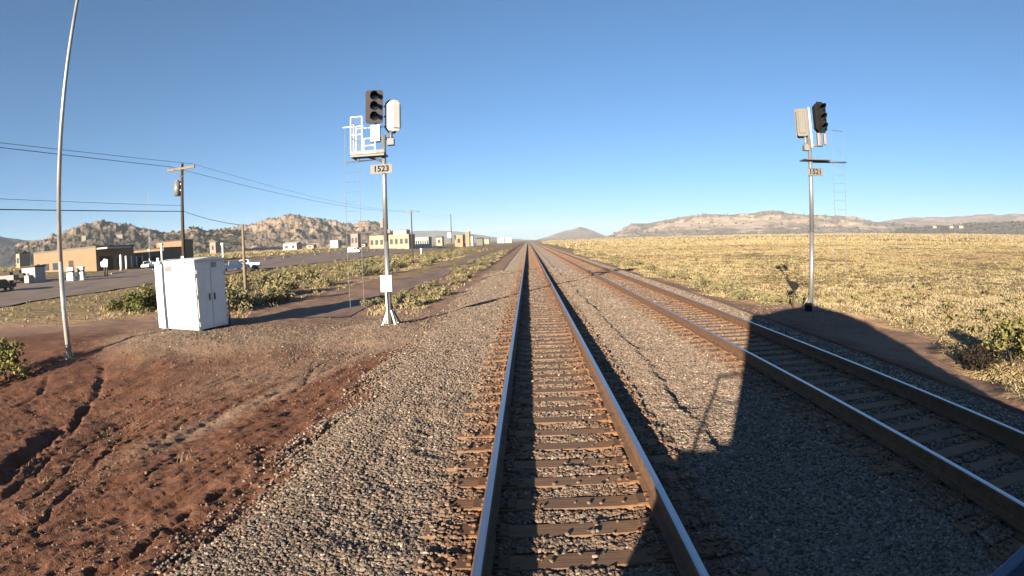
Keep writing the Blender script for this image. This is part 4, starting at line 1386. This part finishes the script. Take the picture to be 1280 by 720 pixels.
# far town: each building its own thing
def far_building(px0, px1, ytop, ybase, d, label, wall, roofm, gable=0.0, wins=3, depth=8, cat='building'):
    a0, _ = azel(px0, 303); a1, _ = azel(px1, 303)
    x0, y0 = polar(a0, d); x1, y1 = polar(a1, d)
    cx, cy = (x0 + x1) / 2, (y0 + y1) / 2
    w_ = math.hypot(x1 - x0, y1 - y0) / 1.0
    zb = EYE + d * math.tan(R(azel((px0 + px1) / 2, ybase)[1])); zt = EYE + d * math.tan(R(azel((px0 + px1) / 2, ytop)[1]))
    g = hz(cx, cy)
    zb = min(zb, g)
    h = zt - zb
    t = thing('town_building' if cat == 'building' else cat, label, cat, (cx, cy, zb), R(-4))
    a, b = w_ / 2, depth / 2
    hw = h - (gable if gable else 0)
    mb = MB(); mb.box(-a, a, -b, b, -1.5, hw); mb.build('wall', M[wall], t)
    mb = MB()
    if gable: mb.prism([(-b - .3, hw + .003), (b + .3, hw + .003), (0, hw + gable)], 'x', -a - .3, a + .3)
    else: mb.box(-a - .1, a + .1, -b - .1, b + .1, hw + .003, hw + .35)
    mb.build('roof', M[roofm], t)
    for k in range(wins):
        u = -a + w_ * (k + .5) / wins
        s = min(.9, w_ / wins * .28)
        q = MB(); q.box(u - s, u + s, -b - .08, -b - .005, (zb * 0 + hw * .35), hw * .72); q.build('window', M['glass'], t)
    return t


far_building(356, 375, 302.5, 310, 330, 'small white house with a gable roof below the rocky mesa, left of the billboards', 'white_wall', 'white_wall', 1.0, 2, 7)
far_building(384, 394, 305.5, 309, 420, 'tiny pale hut between the white gabled house and the white flat building', 'cream_wall', 'roof_grey', .6, 1, 5)
far_building(414, 425, 301, 306.5, 400, 'plain white flat building below the middle of the rocky mesa', 'white_wall', 'white_wall', 0, 0, 6)
far_building(440.5, 450, 292, 307, 340, 'tall narrow pinkish building left of the left signal mast', 'pink_wall', 'pink_wall', 0, 2, 6)
far_building(452, 458, 304, 308, 380, 'little white cabin at the foot of the pinkish building', 'white_wall', 'roof_dark', .7, 1, 5)
far_building(465, 516, 294.5, 306, 300, 'long cream roadside building directly behind the left signal mast', 'cream_wall', 'cream_wall', 0, 8, 12)
far_building(494, 511, 288, 298, 345, 'upper whitish building showing above the long cream one', 'white_wall', 'roof_grey', 0, 4, 8)
far_building(521, 538, 297, 304.5, 330, 'low white motel with pink base right of the distant utility pole', 'white_wall', 'pink_wall', 0, 6, 8)
far_building(546, 554, 295.5, 300, 420, 'small cream house between the white motel and the yellow building', 'cream_wall', 'roof_grey', .8, 1, 6)
far_building(570, 580, 294.5, 302, 380, 'yellow building with a dark arch beside the yellow tower', 'yellow_wall', 'cream_wall', 0, 1, 8)
far_building(583, 587.5, 290, 302.5, 376, 'slim yellow tower right of the yellow building', 'yellow_wall', 'cream_wall', 0, 0, 4)
far_building(589, 592, 294.5, 297, 420, 'tiny white hut right of the yellow tower', 'white_wall', 'roof_grey', .5, 0, 4)
far_building(596, 604, 297, 302, 520, 'grey brown shed right of the yellow tower', 'roof_grey', 'roof_dark', 1.0, 0, 6)
far_building(606, 612, 298, 301.5, 620, 'small pale house before the row of far white buildings', 'cream_wall', 'roof_grey', .8, 0, 7)
far_building(622, 631, 297.5, 300.5, 900, 'left white building of the far pair near the vanishing point', 'white_wall', 'white_wall', 0, 0, 9)
far_building(632, 640, 297.2, 300.3, 980, 'right white building of the far pair near the vanishing point', 'white_wall', 'pink_wall', 0, 0, 9)


def hillside_house(px, py, w_, label):
    """a house standing on one of the rocky slopes"""
    best = None
    for X, Y, Z, T in JUN:
        dx, dy = X, Y
        az_ = np.degrees(np.arctan2(dx, dy)); el_ = np.degrees(np.arctan2(Z - EYE, np.hypot(dx, dy)))
        a0, e0 = azel(px, py)
        er = (az_ - a0) ** 2 + (el_ - e0) ** 2 + (T > 0) * 100
        k = np.unravel_index(np.argmin(er), er.shape)
        if best is None or er[k] < best[0]:
            best = (er[k], float(X[k]), float(Y[k]), float(Z[k]))
    _, x, y, z = best
    t = thing('town_building', label, 'building', (x, y, z), R(30))
    mb = MB(); mb.box(-w_ / 2, w_ / 2, -2.5, 2.5, -3, 2.6); mb.build('wall', M['cream_wall'], t)
    mb = MB(); mb.prism([(-2.9, 2.603), (2.9, 2.603), (0, 4.0)], 'x', -w_ / 2 - .3, w_ / 2 + .3); mb.build('roof', M['white_wall'], t)


hillside_house(105, 299, 6, 'upper pale house on the rocky hillside just right of the tall pale pole')
hillside_house(150, 297, 8, 'white roofed house halfway up the rocky hill left of the utility pole')
far_building(24, 32, 314.5, 318, 260, 'small cream house at the foot of the far left hill', 'cream_wall', 'roof_dark', .8, 1, 6)
far_building(264, 273, 301.5, 304, 420, 'pale pinkish house on the slope right of the cabinet', 'pink_wall', 'cream_wall', .8, 1, 6)
for px, d, yt, lab in ((562, 372, 291, 'tall white roadside sign standing left of the yellow building'),):
    x, y, z = on_ground(px, d); e = EYE + d * math.tan(R(azel(px, yt)[1])) - z
    t = thing('roadside_sign', lab, 'sign', (x, y, z), R(-3))
    mb = MB(); mb.tube((0, 0, -.3), (0, 0, e), .2, .2, 8); mb.build('post', M['grey_metal'], t)
    mb = MB(); mb.box(-1.3, 1.3, -.35, -.2, e - 3.4, e); mb.build('board', M['white_paint'], t)
for px, d, lab in ((1168, 1150, 'left white house speck on the plain far right'), (1189, 1150, 'middle white house speck on the plain far right'), (1201, 1000, 'right pale low house on the plain far right')):
    a, _ = azel(px, 283); x, y = polar(a, d); z = EYE + d * math.tan(R(azel(px, 284)[1]))
    t = thing('town_building', lab, 'building', (x, y, z), R(-30))
    mb = MB(); mb.box(-4, 4, -2.5, 2.5, -2, 1.3); mb.build('wall', M['cream_wall'], t)
    mb = MB(); mb.prism([(-2.8, 1.303), (2.8, 1.303), (0, 2.6)], 'x', -4.3, 4.3); mb.build('roof', M['white_wall'], t)


# ------------------------------------------------------------------ vehicles
def vehicle(x, y, rotz, kind, paint, label):
    z = hz(x, y) + .02
    t = thing('parked_car' if kind == 'car' else ('pickup_truck' if kind == 'pickup' else 'van'), label, {'car': 'car', 'pickup': 'pickup truck', 'van': 'van'}[kind], (x, y, z), rotz)
    prof = {'car': [(-2.2, .35), (2.2, .35), (2.25, .7), (2.0, .86), (1.0, .95), (.45, 1.42), (-1.1, 1.46), (-1.75, 1.02), (-2.2, .95)],
            'pickup': [(-2.8, .45), (2.7, .45), (2.75, .9), (2.5, 1.06), (1.4, 1.15), (.8, 1.75), (-.7, 1.8), (-.85, 1.15), (-2.8, 1.12)],
            'van': [(-2.6, .4), (2.5, .4), (2.55, .9), (2.2, 1.15), (1.6, 1.3), (1.0, 2.0), (-2.5, 2.1), (-2.6, 1.0)]}[kind]
    hw = .88 if kind == 'car' else .98
    mb = MB(); mb.prism(prof, 'y', -hw, hw); mb.build('body', M[paint], t, bevel=.06)
    gz = {'car': [(.4, .98), (.32, 1.36), (-1.05, 1.4), (-1.5, 1.02)], 'pickup': [(1.15, 1.2), (.72, 1.68), (-.6, 1.72), (-.66, 1.2)], 'van': [(1.4, 1.4), (.95, 1.92), (.1, 1.95), (.1, 1.38)]}[kind]
    for s in (-1, 1):
        mb = MB(); mb.prism(gz, 'y', s * (hw + .005), s * (hw + .02)); mb.build('side_window', M['glass'], t)
    fr = {'car': ((1.0, .96), (.45, 1.42)), 'pickup': ((1.4, 1.16), (.8, 1.75)), 'van': ((1.6, 1.31), (1.0, 2.0))}[kind]
    (xa, za), (xb, zb_) = fr
    mb = MB(); mb.prism([(xa + .03, za + .03), (xb + .05, zb_ - .04), (xb + .02, zb_ - .04), (xa, za + .03)], 'y', -hw * .86, hw * .86); mb.build('windscreen', M['glass'], t)
    wx = {'car': 1.38, 'pickup': 1.75, 'van': 1.6}[kind]; wr = .33 if kind == 'car' else .4
    for sx in (-1, 1):
        for s in (-1, 1):
            mb = MB(); mb.tube((sx * wx, s * (hw - .2), wr), (sx * wx, s * (hw + .03), wr), wr, wr, 18); w_ = mb.build('wheel', M['rubber'], t)
            mb = MB(); mb.tube((sx * wx, s * (hw + .03), wr), (sx * wx, s * (hw + .05), wr), wr * .6, wr * .5, 12); mb.build('rim', M['silver_paint'], w_)
    fx = prof[2][0]
    for s in (-.6, .6):
        mb = MB(); mb.box(fx - .08, fx + .02, s - .16, s + .16, .66, .8); mb.build('headlight', M['silver_paint'], t)
    return t


x, y, _ = on_ground(-3, 76); vehicle(x, y, R(90), 'car', 'car_dark', 'dark car cut off by the left picture edge on the road')
x, y, _ = on_ground(184, 115); vehicle(x, y, R(-70), 'car', 'car_white', 'white car parked before the tan building left of the cabinet')
x, y, _ = on_ground(291, 95); vehicle(x, y, R(22), 'pickup', 'car_blue', 'dark blue pickup on the road right of the cabinet')
x, y, _ = on_ground(306, 100); vehicle(x, y, R(-165), 'pickup', 'car_white', 'white pickup on the road behind the short stub pole')
x, y, _ = on_ground(443, 205); vehicle(x, y, R(-10), 'van', 'car_white', 'white van driving on the road left of the left signal mast')

# ------------------------------------------------------------------ shrubs
def bush_proto(nl, size, spread, h, leaf=.05, nleaf=42, mat='sage', stem=True, up=0.0):
    cent = []; rad = []
    for _ in range(nl):
        a = rng.uniform(0, 2 * math.pi); r = spread * math.sqrt(rng.uniform(0, 1))
        rr = size * rng.uniform(.6, 1.2)
        cent.append((r * math.cos(a), r * math.sin(a), h * rng.uniform(.3, 1.0) * (1 - .45 * (r / max(spread, .01)) ** 2))); rad.append(rr)
    V, F, T = leaf_cloud(cent, rad, nleaf, leaf, .85, up)
    V[:, 2] = np.maximum(V[:, 2], 0.0)
    fo = np_mesh('foliage', V, F, False, {'tone': T})
    fo.materials.append(M[mat])
    mb = MB()
    for c in cent[:10]:
        mb.tube((rng.uniform(-.06, .06), rng.uniform(-.06, .06), -.05), (c[0] * .8, c[1] * .8, c[2]), .016, .006, 5, caps=False)
    bm = mb.bm; st = bpy.data.meshes.new('stem'); bm.to_mesh(st); bm.free(); st.materials.append(M['stem'])
    return fo, st


PROTO = [bush_proto(9, .20, .42, .55, .045, 60), bush_proto(12, .18, .5, .45, .04, 52), bush_proto(7, .22, .3, .7, .05, 60), bush_proto(11, .17, .55, .38, .04, 52), bush_proto(8, .24, .4, .62, .05, 64)]
SHADEP = bush_proto(15, .24, .7, .75, .05, 90, 'shaded_brush')
BIGP = [bush_proto(16, .26, .75, .9, .055, 80, 'darkbush'), bush_proto(14, .28, .6, 1.05, .055, 80, 'darkbush')]


def bush(x, y, s, label, group, proto=None, z=None, name='sagebrush', sz=1.0, cat='bush'):
    fo, st = proto or PROTO[int(rng.integers(len(PROTO)))]
    t = thing(name, label, cat, (x, y, (hz(x, y) if z is None else z) - .03), rng.uniform(0, 6.28), group)
    t.scale = (s, s, s * sz)
    for nm, me in (('foliage', fo), ('stem', st)):
        o = bpy.data.objects.new(nm, me); COL.objects.link(o); o.parent = t


G1 = 'sagebrush between the road and the tracks'
cnt = 0
tries = 0
while cnt < 215 and tries < 6000:
    tries += 1
    y = 21 + 150 * rng.uniform() ** 1.7
    x = rng.uniform(-40, -11.5)
    if x / y < math.tan(R(-33)) or x > -11.3 - 0.02 * y: continue
    if math.hypot(x - bx_, y - by_) < .5 or (x < -33 and y < 70 and rng.uniform() < .4): continue
    if x < -30 and rng.uniform() < .5: continue
    if -12.6 < x < -11 and y < 30: continue
    s = rng.uniform(.8, 1.75) * (1.1 if y < 45 else 1.0)
    if y < 40: lab = 'olive sagebrush in the thick band right of the white cabinet'
    elif y < 75: lab = 'sagebrush in the middle of the scrub left of the left signal mast'
    else: lab = 'distant sagebrush in the scrub between the road and the dirt road'
    bush(x, y, s, lab, G1)
    cnt += 1
for k in range(75):
    y = 22 + 110 * rng.uniform() ** 1.5; x = rng.uniform(-7.0, -3.9) - .004 * y
    bush(x, y, rng.uniform(.5, 1.1), 'low ochre bush on the strip between the dirt road and the left ballast', 'bushes beside the left ballast', sz=.8)
for k in range(80):
    y = 19 + 85 * rng.uniform() ** 1.5; x = rng.uniform(8.0, 10.6) + .02 * y
    bush(x, y, rng.uniform(.5, 1.15), 'grey green bush at the edge of the field beside the right track', 'bushes beside the right track', sz=.85)
for px, d, s, lab, pr in ((150, 33.5, 1.3, 'yellowish green bush, left one left of the white cabinet', 0), (172, 32, 1.5, 'dark green bush right up against the white cabinet from the left', 1), (186, 33, 1.2, 'dark bush half hidden behind the left edge of the white cabinet', 0)):
    x, y, z = on_ground(px, d); bush(x, y, s, lab, 'bushes left of the white cabinet', BIGP[pr], z, 'bush')
x, y, z = on_ground(-9, 18); bush(x, y, 1.25, 'pale green leafy bush at the left picture edge throwing a dark shadow', None, BIGP[1], z, 'bush')
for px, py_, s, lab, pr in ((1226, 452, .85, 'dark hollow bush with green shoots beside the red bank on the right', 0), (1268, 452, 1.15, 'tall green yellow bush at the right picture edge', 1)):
    d = direction(px, py_); k = (EYE + .62) / -d[2]; bush(d[0] * k, d[1] * k, s, lab, 'bushes at the right picture edge', BIGP[1] if pr else SHADEP, None, 'bush')


# ------------------------------------------------------------------ dry grass
def grass_patch(name, x, y, hgt, nb, wid, lean, label, spread=.0):
    n = len(x)
    z = H(x, y)
    X = np.repeat(x, nb) + rng.normal(0, 1, n * nb) * (np.repeat(hgt, nb) * .4 + spread)
    Y = np.repeat(y, nb) + rng.normal(0, 1, n * nb) * (np.repeat(hgt, nb) * .4 + spread)
    Zb = np.repeat(z, nb) - .02
    a = rng.uniform(0, 2 * math.pi, n * nb)
    hh = np.repeat(hgt, nb) * rng.uniform(.5, 1.15, n * nb)
    wd = np.repeat(wid, nb) * rng.uniform(.6, 1.3, n * nb)
    lx, ly = rng.normal(0, lean, n * nb) * hh, rng.normal(0, lean, n * nb) * hh
    ux, uy = np.cos(a) * wd, np.sin(a) * wd
    P = np.stack([np.stack([X - ux, Y - uy, Zb], 1), np.stack([X + ux, Y + uy, Zb], 1), np.stack([X + lx + ux * .25, Y + ly + uy * .25, Zb + hh], 1), np.stack([X + lx - ux * .25, Y + ly - uy * .25, Zb + hh], 1)], 1).reshape(-1, 3)
    F = np.arange(len(P)).reshape(-1, 4)
    tuft = np.repeat(np.clip(0.5 + 0.36 * fbm(x * .035, y * .09, 5, 71, .6) + rng.normal(0, .07, n), 0, 1), nb)
    tone = np.repeat(np.clip(tuft + rng.normal(0, .08, n * nb), 0, 1), 4)
    me = np_mesh(name, P, F, False, {'tone': tone})
    tag(mesh_obj(name, me, M['straw']), label, 'grass', None, 'stuff')


n = 62000
d = 9 + 210 * rng.uniform(0, 1, n) ** 1.9
a = R(1) * rng.uniform(5, 62, n)
x, y = d * np.sin(a), d * np.cos(a)
edge = field_edge(y) + .5 * vnoise(x * .8, y * .8, 8)
keep = x > edge
dens = 0.5 + 0.6 * fbm(x * .09, y * .09, 4, 33)
keep &= rng.uniform(0, 1, n) < np.clip(dens + .25, .12, 1)
x, y, d = x[keep], y[keep], d[keep]
grass_patch('dry_grass', x, y, rng.uniform(.03, .095, len(x)) * (1 + d / 170), 13, .007 + .0008 * d, .9, 'dry yellow grass covering the plain to the right of the tracks', .26)
n = 60000
d = 170 + 1100 * rng.uniform(0, 1, n) ** 1.5
a = R(1) * np.where(rng.uniform(0, 1, n) < .72, rng.uniform(1.5, 62, n), rng.uniform(-57, -3, n))
x, y = d * np.sin(a), d * np.cos(a)
keep = ((x > 12) | (x < -80)) & (rng.uniform(0, 1, n) < np.clip(.55 + .5 * fbm(x * .02, y * .02, 3, 39), .15, 1))
x, y, d = x[keep], y[keep], d[keep]
grass_patch('distant_grass', x, y, rng.uniform(.25, .6, len(x)) * (1 + d / 700), 4, .10 + .0005 * d, .5, 'far dry grass fading toward the hills on both sides of the tracks')
n = 9000
d = 20 + 160 * rng.uniform(0, 1, n) ** 1.8
a = R(1) * rng.uniform(-56, -2, n)
x, y = d * np.sin(a), d * np.cos(a)
keep = (x < -4.0) & (x > -46) & ~((x > -11.8) & (x < -6.5)) & (y > 20)
keep &= rng.uniform(0, 1, n) < np.clip(.5 + .6 * fbm(x * .15, y * .15, 3, 34), .1, 1)
x, y, d = x[keep], y[keep], d[keep]
grass_patch('roadside_grass', x, y, rng.uniform(.06, .2, len(x)) * (1 + d / 200), 9, .008 + .0006 * d, .5, 'dry grass growing between the sagebrush along the road')

n = 170
x = rng.uniform(-15, -3.2, n); y = rng.uniform(5, 20, n)
k = rng.uniform(0, 1, n) < np.clip(.3 + .9 * fbm(x * .5, y * .5, 3, 55), .05, 1)
grass_patch('dry_weeds', x[k], y[k], rng.uniform(.04, .13, k.sum()), 12, np.full(k.sum(), .005), .7, 'sparse dry weeds on the red dirt slope left of the track')


def field_scrub():
    n = 1900
    d = 12 + 260 * rng.uniform(0, 1, n) ** 1.7; a = R(1) * rng.uniform(8, 62, n)
    x, y = d * np.sin(a), d * np.cos(a)
    k = (x > 11.5) & (rng.uniform(0, 1, n) < np.clip(.45 + .8 * fbm(x * .05, y * .05, 3, 36), .05, 1))
    x, y, d = x[k], y[k], d[k]
    z = H(x, y)
    Vs = []; Ts = []
    for i in range(len(x)):
        s = rng.uniform(.14, .36) * (1 + d[i] / 300)
        v, f, t_ = leaf_cloud([(x[i], y[i], z[i] + s * .35)], [s], 26 if d[i] < 60 else 12, s * .28, .6)
        Vs.append(v); Ts.append(np.full(len(t_), np.clip(rng.uniform(0, 1) , 0, 1)) * .75 + t_ * .25)
    V = np.concatenate(Vs)
    tag(mesh_obj('field_scrub', np_mesh('field_scrub', V, np.arange(len(V)).reshape(-1, 4), False, {'tone': np.concatenate(Ts)}), M['scrub']), 'low dull green and brown scrub dotted through the dry grass plain', 'scrub', None, 'stuff')


field_scrub()

def twigs():
    mb = MB()
    for _ in range(120):
        x = rng.uniform(-13, -3.0); y = rng.uniform(3, 17); a = rng.uniform(0, 6.28); L = rng.uniform(.06, .22)
        z = hz(x, y) + .012
        mb.tube((x, y, z), (x + L * math.cos(a), y + L * math.sin(a), hz(x + L * math.cos(a), y + L * math.sin(a)) + .02), .006, .003, 5)
    tag(mb.build('dead_twigs', M['stem']), 'dead twigs littering the red dirt slope', 'twigs', None, 'stuff')


twigs()

# ------------------------------------------------------------------ the locomotive that carries the camera
G = -.2
t = thing('locomotive', 'blue grey locomotive front, only its handrail end visible in the bottom right corner', 'locomotive', (TX, -.5, 0))
ox, oy = TX, -.5
mb = MB(); mb.box(-1.48, 1.5, -12, 0, .35, 1.27); mb.box(-1.2, 1.2, -.3, .15, .12, .6); mb.build('frame', M['loco_blue'], t, bevel=.02)
mb = MB(); mb.box(-.88, .95, -1.35, -.12, 1.273, 2.22, top=(-.86, .93, -1.35, -.2)); mb.build('nose', M['loco_blue'], t, bevel=.05)
mb = MB(); mb.prism([(-1.48, 1.273), (1.5, 1.273), (1.5, 4.05), (1.25, 4.28), (.6, 4.36), (-.2, 4.26), (-.9, 4.1), (-1.48, 3.98)], 'y', -4.6, -1.36)
mb.build('cab', M['loco_blue'], t)
mb = MB()
for x0, x1 in ((-1.2, -.25), (.2, 1.2)): mb.box(x0, x1, -1.355, -1.33, 2.6, 3.4)
mb.build('windscreen', M['glass'], t)
mb = MB(); mb.prism([(-4.601, 1.273), (-12, 1.273), (-12, 2.35), (-6.4, 2.45), (-5.9, 3.05), (-5.5, 3.6), (-4.601, 4.0)], 'x', -1.0, 1.5); mb.build('hood', M['loco_blue'], t)
mb = MB()
mb.tube((-1.33, -.06, 1.27), (-1.33, -.06, 2.03), .024, .024, 8); mb.tube((-1.33, -.06, 2.03), (-.86, -.06, 2.03), .024, .024, 8)
mb.build('handrail', M['loco_blue'], t)
mb = MB(); mb.box(-1.48, 1.5, -60, -14.5, .9, 4.4); mb.build('sky_blocker', M['loco_blue'], t)  # unseen box added behind to keep sky light off the shadow
for s in (-.75, .75):
    for yy in (-2.2, -4.8, -8.5, -11):
        mb = MB(); mb.tube((s - .07, yy, .45), (s + .07, yy, .45), .448, .448, 28); mb.build('wheel', M['grey_metal'], t)
# the bar that shows in the corner
p0 = np.array([0, 0, EYE]) + direction(1200, 750) * 1.25
p1 = np.array([0, 0, EYE]) + direction(1330, 628) * 1.25
p0 -= np.array([ox, oy, 0]); p1 -= np.array([ox, oy, 0])
dv = (p1 - p0) / np.linalg.norm(p1 - p0)
upv = np.cross(dv, np.array([0, 1.0, 0])); upv = upv / np.linalg.norm(upv)
if upv[2] < 0: upv = -upv
mb = MB(); bm = mb.bm
fw = np.cross(dv, upv)
q = []
for p in (p0 - dv * .3, p1 + dv * .5):
    for (u_, w_) in ((0, 0), (-.16, 0), (-.16, .03), (0, .03)):
        q.append(bm.verts.new(p + upv * u_ + fw * w_))
for i in range(4):
    bm.faces.new([q[i], q[(i + 1) % 4], q[4 + (i + 1) % 4], q[4 + i]])
bm.faces.new(q[:4][::-1]); bm.faces.new(q[4:])
mb.build('step_rail', M['loco_blue'], t, bevel=.004)
for e_, tgt in ((p0 - dv * .28 - upv * .1, (.9, -.02, 1.0)), (p1 + dv * .48 - upv * .1, (1.46, -.02, 1.22))):
    mb = MB(); mb.tube(tuple(e_), tgt, .03, .03, 8); mb.build('step_bracket', M['loco_blue'], t)

# ------------------------------------------------------------------ the air
def haze():
    m, nt, b = new_mat('thin_haze')
    nt.nodes.remove(b)
    v = N(nt, 'ShaderNodeVolumePrincipled')
    v.inputs['Color'].default_value = (0.62, 0.72, 0.82, 1)
    v.inputs['Density'].default_value = 0.00013
    nt.links.new(v.outputs[0], nt.nodes['Material Output'].inputs['Volume'])
    mb = MB(); mb.box(-9200, 9200, -300, 9200, -14, 215)
    o = mb.build('haze', m)
    tag(o, 'thin pale haze lying over the plain and the far hills', 'haze', None, 'stuff')


haze()
